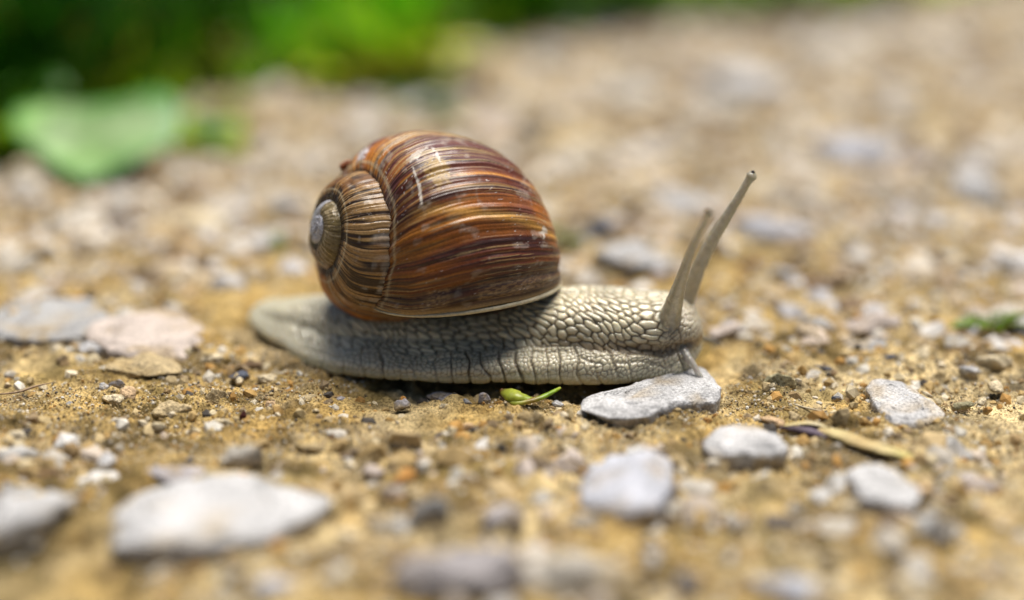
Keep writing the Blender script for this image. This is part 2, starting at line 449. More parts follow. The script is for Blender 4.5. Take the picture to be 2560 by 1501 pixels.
ONLY = ''
if ONLY != 'snail':
    S_ = put_slab
    S_('limestone_slab', [(1436, 1030), (1446, 990), (1530, 968), (1640, 935), (1700, 905), (1735, 868), (1775, 888), (1790, 925), (1780, 965), (1752, 1000), (1660, 1006), (1560, 1040), (1480, 1062), (1445, 1056)],
       .22, .6, 'white', 'speckled white limestone slab under the head of the snail', 3, 6, .045, .25)
    S_('flat_stone', [(225, 1275), (285, 1225), (420, 1212), (530, 1188), (650, 1195), (720, 1222), (808, 1232), (745, 1290), (640, 1330), (560, 1350), (440, 1355), (300, 1350)],
       .30, .55, 'white', 'large flat white stone with a wavy edge, blurred and lowest at the left', 4, 5, .07)
    S_('white_stone', [(1440, 1190), (1500, 1145), (1600, 1128), (1648, 1150), (1650, 1215), (1600, 1265), (1510, 1278), (1440, 1255)],
       .28, .5, 'blue', 'thick angular white stone with six corners below the limestone slab', 5, 5, .04, .1)
    S_('flat_stone', [(2135, 962), (2168, 925), (2215, 945), (2290, 995), (2335, 1035), (2260, 1045), (2190, 1040), (2160, 1005)],
       .12, .35, 'white', 'flat grey white stone with a dark broken left edge, sharp and right of the snail', 6, 5, .04, .15)
    S_('white_stone', [(2080, 1160), (2105, 1143), (2150, 1150), (2215, 1185), (2268, 1225), (2252, 1258), (2180, 1262), (2115, 1222)],
       .22, .45, 'white', 'smooth white wedge of stone below the dry seed pod', 7, 5, .03, .1)
    S_('pink_stone', [(205, 835), (262, 788), (340, 775), (430, 766), (485, 810), (492, 850), (440, 880), (360, 886), (280, 875)],
       .22, .5, 'pink', 'big pinkish flat rock with an orange patch at its upper corner, left of the tail', 8, 5, .06, .2)
    S_('grey_rock', [(-30, 800), (10, 752), (120, 738), (220, 748), (260, 785), (200, 830), (90, 845), (10, 835)],
       .18, .5, 'grey', 'long flat grey rock half sunk in the sand at the left edge', 9, 5, .07)
    S_('white_stone', [(1735, 1108), (1755, 1072), (1810, 1060), (1890, 1060), (1938, 1100), (1932, 1128), (1850, 1130), (1770, 1125)],
       .22, .42, 'white', 'grey and white stone with a dark left side, next to the dry seed pod', 10, 5, .07)
    R_ = put_rock
    L = [
        ('white_stone', 35, 1290, 250, 215, 'white', 'round white stone cut off by the left border beside the large flat stone', .5),
        ('pale_stone', 1700, 1205, 90, 65, 'pale', 'low cream stone touching the right side of the six cornered white stone', .4),
        ('grey_stone', 1062, 1278, 104, 105, 'grey', 'round grey stone with a dark shadow under it, below the middle of the picture', .75),
        ('white_pebble', 952, 1305, 90, 80, 'pale', 'blurred off white pebble left of the round grey stone', .5),
        ('grey_stone', 590, 1130, 105, 88, 'pale', 'rough white and grey lump above the large flat white stone', .7),
        ('pink_pebble', 1305, 1160, 92, 62, 'pink', 'pale pink oblong pebble with a shaded underside left of the crumbling stone', .6),
        ('crumbling_stone', 1400, 1145, 80, 85, 'pink', 'crumbling pale pink stone left above the six cornered white stone', .4),
        ('crumbling_stone', 1395, 1075, 70, 50, 'pink', 'small pinkish chip just above the crumbling pale pink stone', .4),
        ('grey_rock', 1160, 1420, 330, 190, 'purple', 'big blurred blue grey rock at the bottom edge, middle', .55),
        ('grey_rock', 1235, 1280, 130, 100, 'purple', 'soft mauve grey rock standing between the round grey stone and the big bottom rock', .5),
        ('pale_rock', 1390, 1415, 250, 150, 'pale', 'wide pale rock right of the big blurred bottom rock', .45),
        ('white_pebble', 665, 1455, 120, 60, 'blue', 'small bluish white stone on the bottom border below the large flat stone', .5),
        ('white_pebble', 1965, 1455, 180, 75, 'blue', 'bluish white stone on the bottom border at lower right', .5),
        ('purple_stone', 1915, 1295, 78, 85, 'purple', 'upright mauve pebble with a dark shadow at its left foot', .8),
        ('pale_stone', 2045, 1312, 175, 55, 'pale', 'long low pale stone right of the upright mauve pebble', .5),
        ('grey_stone', 2310, 1315, 75, 95, 'grey', 'tilted grey stone near the lower right corner', .6),
        ('pale_stone', 2255, 1400, 90, 110, 'pale', 'dull pale stone below the tilted grey stone', .4),
        ('pink_pebble', 2408, 1195, 105, 80, 'pink', 'rosy pebble of a touching pair at the right side', .5),
        ('grey_stone', 2352, 1178, 70, 70, 'grey', 'grey pebble leaning against the rosy pebble', .6),
        ('brown_stone', 1905, 950, 78, 62, 'olive', 'rough olive grey knob of stone with a pale crest just right of the slab', .7),
        ('tan_stone', 2070, 1035, 48, 62, 'tan', 'small upright tan knob between the rootlet and the flat grey white stone', .85),
        ('white_pebble', 2015, 805, 84, 64, 'white', 'egg shaped white pebble right of the snail head', .65),
        ('pink_pebble', 2155, 806, 130, 62, 'pink', 'oval pinkish pebble right of the egg shaped white pebble', .6),
        ('pale_pebble', 1788, 815, 92, 46, 'pink', 'blurred pinkish pebble right behind the snail mouth', .5),
        ('dark_stone', 2135, 855, 110, 45, 'grey', 'dark grey flake under the oval pinkish pebble', .5),
        ('dark_stone', 2195, 880, 80, 36, 'slate', 'blackish chip touching the dark grey flake', .5),
        ('tan_stone', 2455, 895, 82, 50, 'cream', 'tan stone like a mushroom cap with deep shadow under it, at the right edge', .7),
        ('pale_pebble', 2385, 915, 60, 42, 'white', 'small whitish pebble left of the mushroom shaped tan stone', .6),
        ('flat_stone', 2450, 780, 200, 45, 'pale', 'long greenish white flat stone at the right border', .4),
        ('pale_pebble', 2355, 845, 85, 50, 'pale', 'blurred cream pebble above the mushroom shaped tan stone', .5),
        ('blue_chip', 2030, 906, 52, 16, 'slate', 'thin dark blue chip below the egg shaped white pebble', .5),
        ('pale_pebble', 1985, 925, 60, 30, 'pale', 'flat grey cream pebble beside the thin dark blue chip', .4),
        ('white_stone', 1545, 635, 160, 115, 'white', 'bright white stone behind the neck of the snail', .55),
        ('white_stone', 1685, 500, 125, 85, 'white', 'white stone behind the shorter upright tentacle', .5),
        ('white_stone', 1890, 480, 140, 95, 'cream', 'cream white stone beside the tip of the long tentacle', .6),
        ('flat_stone', 1905, 568, 215, 75, 'blue', 'wide bluish white stone with a dark notch on top, below the cream white stone', .5),
        ('red_stone', 1850, 655, 72, 42, 'red', 'dark red brown chip between the wide bluish stone and the egg shaped pebble', .5),
        ('pale_rock', 2130, 370, 250, 95, 'blue', 'long bluish pale rock on the far path at right', .45),
        ('dark_stone', 2235, 410, 130, 45, 'purple', 'mauve brown patch of stone right under the long bluish pale rock', .4),
        ('white_stone', 2400, 475, 90, 110, 'white', 'upright white stone at the far right', .6),
        ('white_stone', 1437, 392, 120, 85, 'pale', 'soft greyish white stone right of the shell top', .5),
        ('pale_rock', 1560, 240, 150, 95, 'pale', 'pale grey rock in the far blur above the snail neck', .5),
        ('pale_rock', 1830, 205, 240, 100, 'white', 'widest pale rock in the far blur, upper right', .4),
        ('pale_rock', 1760, 270, 200, 70, 'pale', 'greyish rock just in front of the widest pale far rock', .4),
        ('white_stone', 708, 512, 90, 70, 'white', 'small white stone left of the shell apex', .6),
        ('purple_stone', 632, 672, 56, 40, 'purple', 'small mauve pebble left of the shell, above the tail', .6),
        ('brown_stone', 590, 535, 60, 45, 'brown', 'reddish brown pebble left of the small white stone', .5),
        ('tan_stone', 455, 548, 170, 70, 'cream', 'wide cream stone in the blur below the pale green leaf', .5),
        ('tan_stone', 80, 435, 130, 95, 'cream', 'cream stone with dark rim beside the tip of the pale green leaf', .6),
        ('tan_stone', 60, 640, 130, 80, 'pale', 'pale blurred stone near the left border above the long grey rock', .5),
        ('tan_stone', 230, 520, 150, 70, 'pale', 'dull pale stone under the pale green leaf', .4),
        ('white_pebble', 238, 862, 92, 48, 'white', 'small white stone leaning on the front of the big pinkish rock', .6),
        ('tan_stone', 360, 905, 150, 80, 'tan', 'sandy coloured flat chunk in front of the big pinkish rock', .35),
        ('tan_stone', 432, 685, 100, 38, 'tan', 'low tan stone behind the big pinkish rock', .5),
        ('pale_pebble', 515, 886, 58, 32, 'cream', 'cream pebble right of the big pinkish rock', .6),
        ('grey_pebble', 590, 928, 52, 30, 'slate', 'dark blue grey pebble in front of the tail', .6),
        ('brown_pebble', 600, 900, 62, 24, 'brown', 'flat brown chip behind the dark blue grey pebble', .4),
        ('orange_pebble', 665, 937, 64, 26, 'cream', 'cream pebble with an orange end, below the tail', .6),
        ('cream_pebble', 285, 982, 66, 36, 'cream', 'smooth cream pebble in the sharp strip at left', .55),
        ('white_pebble', 258, 955, 26, 32, 'white', 'tiny white pebble just behind the smooth cream pebble', .7),
        ('brown_pebble', 290, 947, 36, 26, 'purple', 'tiny brown mauve pebble just behind the smooth cream pebble', .7),
        ('tan_stone', 535, 985, 72, 48, 'tan', 'tan grey pebble with a flat top and dark underside, lower left of the foot', .8),
        ('black_pebble', 575, 985, 24, 15, 'dark', 'tiny blue black pebble touching the tan grey pebble', .6),
        ('black_pebble', 606, 985, 18, 11, 'dark', 'tiny blue black pebble a little right of the tan grey pebble', .6),
        ('purple_flake', 597, 1033, 20, 34, 'red', 'small dark purple flake standing in the sand below the tan grey pebble', .9),
        ('grey_pebble', 1190, 988, 28, 32, 'purple', 'single round grey pebble under the foot, left of the green sprig', .9),
        ('purple_stone', 1092, 980, 78, 34, 'purple', 'flat mauve stone half buried under the foot', .4),
        ('cream_pebble', 1092, 1002, 30, 22, 'cream', 'tiny cream crumb in front of the flat mauve stone', .8),
        ('tan_stone', 1325, 1037, 76, 46, 'tan', 'knobbly tan stone below the green sprig', .75),
        ('peach_pebble', 1138, 1051, 46, 32, 'peach', 'peach coloured pebble below the flat mauve stone', .6),
        ('cream_pebble', 390, 1052, 48, 34, 'cream', 'cream pebble below the smooth cream pebble', .7),
        ('cream_pebble', 542, 1042, 56, 38, 'cream', 'crumbly cream pebble left of the dark purple flake', .6),
        ('pale_pebble', 840, 1072, 92, 40, 'pale', 'pale flat stone below the middle of the foot', .4),
        ('pale_pebble', 1205, 1072, 80, 30, 'cream', 'flat cream chip right of the peach coloured pebble', .4),
        ('tan_stone', 662, 1028, 52, 36, 'pale', 'pale flat disc of stone right of the dark purple flake', .4),
        ('tan_stone', 415, 1010, 90, 44, 'tan', 'sandy chunk of soil right of the smooth cream pebble', .5),
        ('tan_stone', 780, 1105, 80, 38, 'tan', 'blurred tan lump under the pale flat stone', .5),
        ('pink_pebble', 1035, 1118, 40, 30, 'pink', 'small rosy pebble left of the black pebble', .6),
        ('black_pebble', 1108, 1132, 24, 20, 'dark', 'black pebble between the rosy pebble and the pale pink oblong pebble', .6),
        ('pink_pebble', 920, 1160, 58, 40, 'pink', 'soft pinkish pebble left of the small rosy pebble', .5),
        ('pale_stone', 1140, 1205, 110, 36, 'pale', 'long whitish sliver of stone above the round grey stone', .4),
        ('pale_stone', 480, 1180, 200, 40, 'purple', 'narrow mauve ridge behind the large flat white stone', .5),
        ('brown_stone', 100, 1175, 100, 34, 'brown', 'dark brown lump above the round white stone at the left border', .5),
        ('orange_pebble', 1740, 1036, 26, 20, 'orange', 'orange crumb left of a twin under the limestone slab', .8),
        ('orange_pebble', 1767, 1028, 26, 22, 'orange', 'orange crumb right of a twin under the limestone slab', .8),
        ('white_pebble', 1848, 937, 18, 16, 'white', 'tiny white pebble left of the olive grey knob', .8),
        ('blue_chip', 1880, 952, 12, 10, 'dark', 'tiny blue black grain left of the olive grey knob', .8),
        ('peach_pebble', 1905, 1040, 60, 30, 'peach', 'pinkish tan chip behind the left end of the dry seed pod', .5),
        ('orange_pebble', 2432, 1010, 22, 22, 'orange', 'tiny amber pebble at the right of the sharp strip', .8),
        ('brown_pebble', 2365, 1000, 50, 24, 'olive', 'small olive pebble right of the flat grey white stone', .6),
        ('tan_stone', 2330, 1075, 60, 30, 'cream', 'cream crumb at the right end of the dry seed pod', .6),
        ('dark_stone', 2330, 1230, 50, 20, 'brown', 'thin dark brown chip right above the tilted grey stone', .5),
        ('pale_rock', 880, 320, 120, 60, 'pale', 'blurred pale stone left behind the shell top', .5),
        ('pale_rock', 1210, 320, 130, 90, 'pink', 'dull pinkish stone right behind the shell top', .5),
        ('pale_rock', 2090, 130, 260, 60, 'pale', 'wide soft stone in the farthest path at upper right', .4),
    ]
    for i, (nm, cx, cy, w, h, cn, lb, zr) in enumerate(L):
        big = w > 90
        R_(nm, cx, cy, w, h, cn, lb, 100 + i, zr, 5 if (w > 60 and 880 < cy < 1150) else 4 if w > 30 else 3,
           power=9 if cn in ('grey', 'cream') else 22, rough=.16 if 'crumb' in nm or w > 220 else .085, tilt=RNG.uniform(-.2, .2), rotz=RNG.uniform(-.35, .35), cat='stone' if w > 45 else 'pebble')

# ------------------------------------------------------------------ snail shell
def shell_mat():
    m, nt, b, L = nodes('shell_periostracum')
    at = N(nt, 'ShaderNodeAttribute', attribute_name='col')
    n1 = noise_n(nt, 2500, 3, .6)
    c = mixn(nt, 1.0, at.outputs['Color'], ramp(nt, n1, [(.3, (.8,) * 3), (.7, (1.2,) * 3)]), 'MULTIPLY')
    L.new(c, b.inputs['Base Color'])
    rg = N(nt, 'ShaderNodeMapRange'); L.new(noise_n(nt, 500, 5, .7), rg.inputs[0]); rg.inputs[1].default_value = .35; rg.inputs[2].default_value = .65; rg.inputs[3].default_value = .26; rg.inputs[4].default_value = .55
    L.new(rg.outputs[0], b.inputs['Roughness'])
    b.inputs['Specular IOR Level'].default_value = .3
    b.inputs['Coat Weight'].default_value = .18
    b.inputs['Coat Roughness'].default_value = .2
    bump_n(nt, n1, .5, .00008, b)
    return m

AL = math.radians(30)
TILT = math.radians(7)
W_EXP = 1.97
KEXP = math.log(W_EXP) / (2 * math.pi)
S_O = at_d(787, 564, 23.8)
_ax = -(math.cos(AL) * RGT) - math.sin(AL) * FWD            # towards the apex
_fr = math.sin(AL) * RGT - math.cos(AL) * FWD               # towards the viewer
_up = UPV.copy()
_ct, _st = math.cos(TILT), math.sin(TILT)
AXB = (-_ax) * _ct - _up * _st                              # apex -> base
UPR = _up * _ct + (-_ax) * _st
C_R, A_R, A_B = .965, .925, 1.40
PH_OLD = -5.0
def shell_scale(phi):
    x = phi + math.pi / 2
    k1, k2 = math.log(1.66) / (2 * math.pi), math.log(2.1) / (2 * math.pi)
    x0 = PH_OLD + math.pi / 2
    soft = .8 * np.logaddexp(0, -(x - x0) / .8)              # grows below x0
    return np.exp(k1 * x - (k2 - k1) * soft)

def shell_pt(phi, psi, dr=0.0):
    """phi: 0 front, +90 deg bottom; psi: round the whorl section, 0 = periphery, positive = towards the apex. dr: extra thickness in cm."""
    S = shell_scale(phi)
    cr, sr = np.cos(psi), np.sin(psi)
    e = .92
    r = S * (C_R + A_R * np.sign(cr) * np.abs(cr) ** e) + dr * cr
    h = .62 * S ** 2.2 + A_B * S * (1 - np.sign(sr) * np.abs(sr) ** e) - dr * sr
    rad = np.cos(phi)[..., None] * _fr - np.sin(phi)[..., None] * UPR
    return S_O + rad * r[..., None] + AXB * h[..., None]

LIPA, LIPB, LIPC = at_d(1180, 800, 22.75), at_d(1405, 722, 24.2), at_d(965, 782, 23.5)
LIPN = np.cross(LIPB - LIPA, LIPC - LIPA); LIPN /= np.linalg.norm(LIPN)
if LIPN[2] < 0: LIPN = -LIPN

def lip_phi(psi):
    out = []
    ph = np.linspace(-.3, 2.0, 400)
    for s in psi:
        d = (shell_pt(ph, np.full_like(ph, s)) - LIPA) @ LIPN
        k = np.where(d < 0)[0]
        out.append(ph[k[0]] if len(k) else 1.9)
    o = np.array(out)
    return np.minimum(o, 1.75)

def build_shell(root):
    # section samples: dense where the whorl is seen
    ps_v = np.linspace(-1.5, 1.75, 190); ps_h = np.linspace(1.75, 2 * math.pi - 1.5, 40)[1:-1]
    psi = np.concatenate([ps_v, ps_h])
    lp = lip_phi(psi)
    for _ in range(6):
        lp = (lp + np.roll(lp, 1) + np.roll(lp, -1)) / 3
    m = len(psi)
    G = 0.0
    g = np.concatenate([np.arange(-34, -19, .05), np.arange(-19, -8.2, .019), np.arange(-8.2, 0, .0078), [0.0]])
    n = len(g)
    gg = g[:, None]
    lpr = lp - 1.3
    damp = np.exp(gg / 1.6) * .75 + .25 * sst(-14, -3, gg)
    phi = gg + 1.3 + lpr[None] * damp
    PS = np.broadcast_to(psi[None], phi.shape)
    turn = (gg / (2 * math.pi)) + 0 * phi                     # 0 at the lip, negative towards the apex
    S = shell_scale(phi)
    age = gg + 0 * phi
    vis = sst(-1.5, -.9, PS) * sst(1.9, 1.5, PS)
    # growth relief: ribs along g, slowly varying across the whorl
    wob = .07 * vnoise(PS * 1.1, age * .6, seed=61) + .010 * vnoise(PS * 4, age * 2, seed=62)
    a = age + wob
    last = sst(-7.2, -5.6, age)
    fine = vnoise(a * 26, PS * .8, seed=63) * .6 + vnoise(a * 60, PS * 1.5, seed=64) * .4
    mid = vnoise(a * 9, PS * .6, seed=65)
    coarse = vnoise(a * 4.2, PS * .5 + 5, seed=66)
    low = sst(-1.3, -.5, age)                                  # strongly wrinkled close to the lip
    ribs3 = np.abs(vnoise(a * 19, PS * .5, seed=67)) 
    amp = (.0035 + .004 * last) * fine + .006 * last * mid + .012 * low * coarse + .016 * low * (.5 - np.abs(vnoise(a * 6.5, PS * .45, seed=68))) + .008 * (1 - last) * (ribs3 - .3)
    amp = amp * (.25 + .75 * sst(.15, .8, S))
    dr = amp * vis * 2.6 + .012 * fbm(age * 2.2, PS * 2.6, seed=103, octv=3) * vis
    edge = gauss(psi[None] + 0 * phi, 1.5, .05)
    # edge step just before the lip and a swollen suture rim
    dr = dr + .02 * gauss(age, -.62, .05) * vis - .02 * gauss(age, -.30, .06) * vis
    V = shell_pt(phi, PS, dr)
    # ---- colour
    P = palette
    amber, brn, dkb, cream, plum, orange = P([.33, .10, .009]), P([.12, .027, .006]), P([.016, .005, .004]), P([.50, .34, .14]), P([.095, .034, .040]), P([.52, .19, .012])
    st1 = vnoise(a * 22, PS * .9, seed=71); st2 = vnoise(a * 48, PS * 1.6, seed=72); st3 = vnoise(a * 9, PS * .9 + 3, seed=73)
    big = fbm(a * 1.6, PS * 1.3, seed=74, octv=3)
    c = mixc(amber + 0 * phi[..., None], brn, sst(-.35, .45, st3 + .5 * big))
    c = mixc(c, orange, .85 * sst(.15, .8, st1 - .4 * big + .5 * gauss(PS, 1.15, .35)))
    c = mixc(c, plum, .6 * sst(.0, .7, big + .7 * gauss(PS, .25, .3) + .5 * gauss(PS, -.25, .25) - .45) * (1 - .8 * low))
    c = mixc(c, dkb, .7 * sst(.15, .65, st2 + .5 * st3))
    c = mixc(c, dkb, .55 * low * sst(.0, .5, coarse * -1 + .3 * st1))
    light = sst(-4.6, -2.6, age) * (1 - sst(-1.9, -1.1, age))
    streak = sst(.35, .75, st2 * .6 + st1 * .7 + .25 * light)
    c = mixc(c, cream, streak * (.22 + .5 * light * sst(1.2, .4, PS)))
    # darker wedge by the suture close to the lip
    c = mixc(c, dkb, .75 * gauss(age, -1.25, .38) * gauss(PS, 1.15, .42))
    c = mixc(c, P([.60, .33, .07]), .6 * gauss(age + .22 * PS, -.98, .05) * sst(1.2, .6, PS))
    # whorl before the last: pale grey tan, finely ribbed
    pale = mixc(P([.29, .17, .065]) + 0 * phi[..., None], P([.035, .018, .009]), sst(-.15, .25, vnoise(a * 13, PS * .5, seed=67) * 0 + ribs3 * -1.6 + .55 + .25 * st2))
    pale = mixc(pale, P([.47, .43, .38]), .45 * sst(.0, .8, fbm(a * 2.5, PS * 4, seed=77, octv=3)) * sst(.1, .6, st1 + .3))
    pale = mixc(pale, P([.26, .11, .025]), .5 * sst(.1, .7, fbm(a * 1.4 + 9, PS * 2, seed=78, octv=3)))
    c = mixc(pale, c, sst(-6.15, -5.6, age + .15 * vnoise(PS * 4, 0 * PS, seed=79)))
    olive = mixc(P([.13, .095, .035]) + 0 * phi[..., None], P([.27, .21, .12]), sst(-.2, .7, vnoise(a * 14, PS * .6, seed=80)))
    c = mixc(olive, c, sst(-12.9, -12.2, age))
    c = mixc(P([.36, .36, .40]) + 0 * phi[..., None], c, sst(-15.2, -14.9, age))
    # pale line and dark crack along the suture
    sut = gauss(PS, 1.36, .03)
    c = mixc(c, P([.60, .50, .32]), .5 * sut * sst(-14, -8, age))
    c = mixc(c, P([.02, .012, .01]), .85 * sst(1.44, 1.52, PS) * sst(-15, -12, age))
    wear = sst(.25, .9, fbm(age * 3.2, PS * 3.0, seed=101, octv=4) + .55 * gauss(age, -2.1, .8) * gauss(PS, .55, .6))
    c = mixc(c, P([.36, .25, .13]), .32 * wear * sst(-.1, .5, st1 + st2) * sst(-5.8, -5.2, age))
    c = mixc(c, P([.46, .40, .34]), .28 * sst(.55, .95, fbm(age * 9, PS * 7, seed=102, octv=3)) * sst(-5.8, -5.2, age))
    # scars
    def scar(a0, p0, la, lp_, col, k, sd):
        f = gauss(age + .05 * vnoise(PS * 9, age * 5, seed=sd), a0, la) * gauss(PS + .012 * vnoise(age * 14, PS * 4, seed=sd + 1), p0, lp_) * (.75 + .5 * vnoise(age * 40, PS * 30, seed=sd + 2))
        return mixc(c, P(col), k * sst(.15, .5, f))
    c = mixc(c, dkb, .35 * low * sst(-.2, .6, fbm(a * 2.4, PS * .8, seed=104, octv=3)))
    hair = vnoise(a * 85, PS * 1.2, seed=76)
    c = mixc(c, cream, .45 * sst(.45, .8, hair) * sst(-.3, .5, big + st3))
    c = mixc(c, dkb, .5 * sst(.35, .75, -hair))
    c = scar(-1.55, .60, .20, .16, [.36, .22, .055], .75, 90)
    c = scar(-1.85, .72, .05, .22, [.60, .55, .47], .6, 91)
    c = scar(-1.42, .88, .24, .024, [.60, .55, .48], .8, 92)
    c = scar(-1.75, .50, .14, .02, [.60, .55, .50], .6, 93)
    c = scar(-2.75, 1.18, .14, .16, [.56, .52, .52], .9, 94)
    c = scar(-.80, -.62, .06, .10, [.60, .54, .46], .9, 95)
    spk = (vnoise(age * 60, PS * 38, seed=96) > .86) & (fbm(age * 3, PS * 3, seed=97, octv=2) > .1)
    c = mixc(c, P([.62, .56, .52]), .55 * spk)
    grime = sst(-.34, -.28, age) * sst(-.10, -.14, age) * sst(-.2, .5, fbm(PS * 3, age * 0, seed=99, octv=2) + .9 * gauss(PS, -.35, .5) - .1)
    gn = vnoise(age * 90, PS * 40, seed=98)
    c = mixc(c, mixc(P([.32, .20, .09]) + 0 * phi[..., None], P([.075, .045, .03]), sst(-.3, .3, gn)), .5 * grime)
    c = mixc(c, P([.34, .22, .09]), .8 * sst(-.12, -.03, age))
    me = mesh_np('shell', V.reshape(-1, 3), grid_faces(n, m, True), c.reshape(-1, 3))
    o = link('shell', me, shell_mat(), root)
    # lip: a thickened pale rim
    k = 12
    e0 = shell_pt(phi[-1], psi); 
    vs = (psi > -1.9) & (psi < 2.1)
    idx = np.concatenate([np.where(vs)[0]])
    ring = []
    for t in np.linspace(0, 2 * math.pi, k, endpoint=False):
        rr = .032
        ring.append(shell_pt(phi[-1] + rr / 2.0 * math.sin(t), psi, np.full(m, rr * math.cos(t) - .02)))
    Vr = np.stack(ring, 1)                                   # m,k,3
    cr = np.array([.50, .43, .28])[None] * (1 + .12 * vnoise(psi * 20, psi * 0, seed=5))[:, None]
    cr = np.repeat(cr, k, 0)
    Fr = grid_faces(m, k, True)
    me = mesh_np('lip', Vr.reshape(-1, 3), Fr, cr)
    link('lip', me, MAT_LIP, o)
    return o

MAT_LIP = col_mat('shell_lip', .45, 2500, .8, 1.15, .0001, .5)
MAT_CRUMB = col_mat('crumb', .6, 2500, .7, 1.25, .0002, .4)

# ------------------------------------------------------------------ snail body
def skin_mat():
    m, nt, b, L = nodes('wet_skin')
    at = N(nt, 'ShaderNodeAttribute', attribute_name='col')
    n1 = noise_n(nt, 4500, 2, .5)
    c = mixn(nt, 1.0, at.outputs['Color'], ramp(nt, n1, [(.3, (.88,) * 3), (.7, (1.12,) * 3)]), 'MULTIPLY')
    L.new(c, b.inputs['Base Color'])
    b.inputs['Roughness'].default_value = .33
    b.inputs['Specular IOR Level'].default_value = .55
    b.inputs['Subsurface Weight'].default_value = .6
    b.inputs['Subsurface Radius'].default_value = (1.0, .7, .4)
    b.inputs['Subsurface Scale'].default_value = .0008
    ta = N(nt, 'ShaderNodeAttribute', attribute_name='thin')
    tm = N(nt, 'ShaderNodeMath', operation='MULTIPLY'); L.new(ta.outputs['Fac'], tm.inputs[0]); tm.inputs[1].default_value = .6
    L.new(tm.outputs[0], b.inputs['Transmission Weight'])
    b.inputs['IOR'].default_value = 1.36
    b.inputs['Coat Weight'].default_value = .6
    b.inputs['Coat Roughness'].default_value = .12
    bump_n(nt, n1, .5, .00006, b)
    return m

def catmull(P, n_per, closed=False):
    P = np.asarray(P, float); out = []
    for i in range(len(P) - 1):
        p0, p1, p2, p3 = P[max(i - 1, 0)], P[i], P[i + 1], P[min(i + 2, len(P) - 1)]
        t = np.linspace(0, 1, n_per, endpoint=False).reshape((-1,) + (1,) * (P.ndim - 1))
        out.append(.5 * (2 * p1 + (p2 - p0) * t + (2 * p0 - 5 * p1 + 4 * p2 - p3) * t * t + (3 * p1 - p0 - 3 * p2 + p3) * t ** 3))
    out.append(P[-1:])
    return np.concatenate(out)

def resample(P, n):
    d = np.linalg.norm(np.diff(P, axis=0), axis=1); s = np.concatenate([[0], np.cumsum(d)])
    q = np.linspace(0, s[-1], n)
    return np.stack([np.interp(q, s, P[:, k]) for k in range(P.shape[1])], -1), q

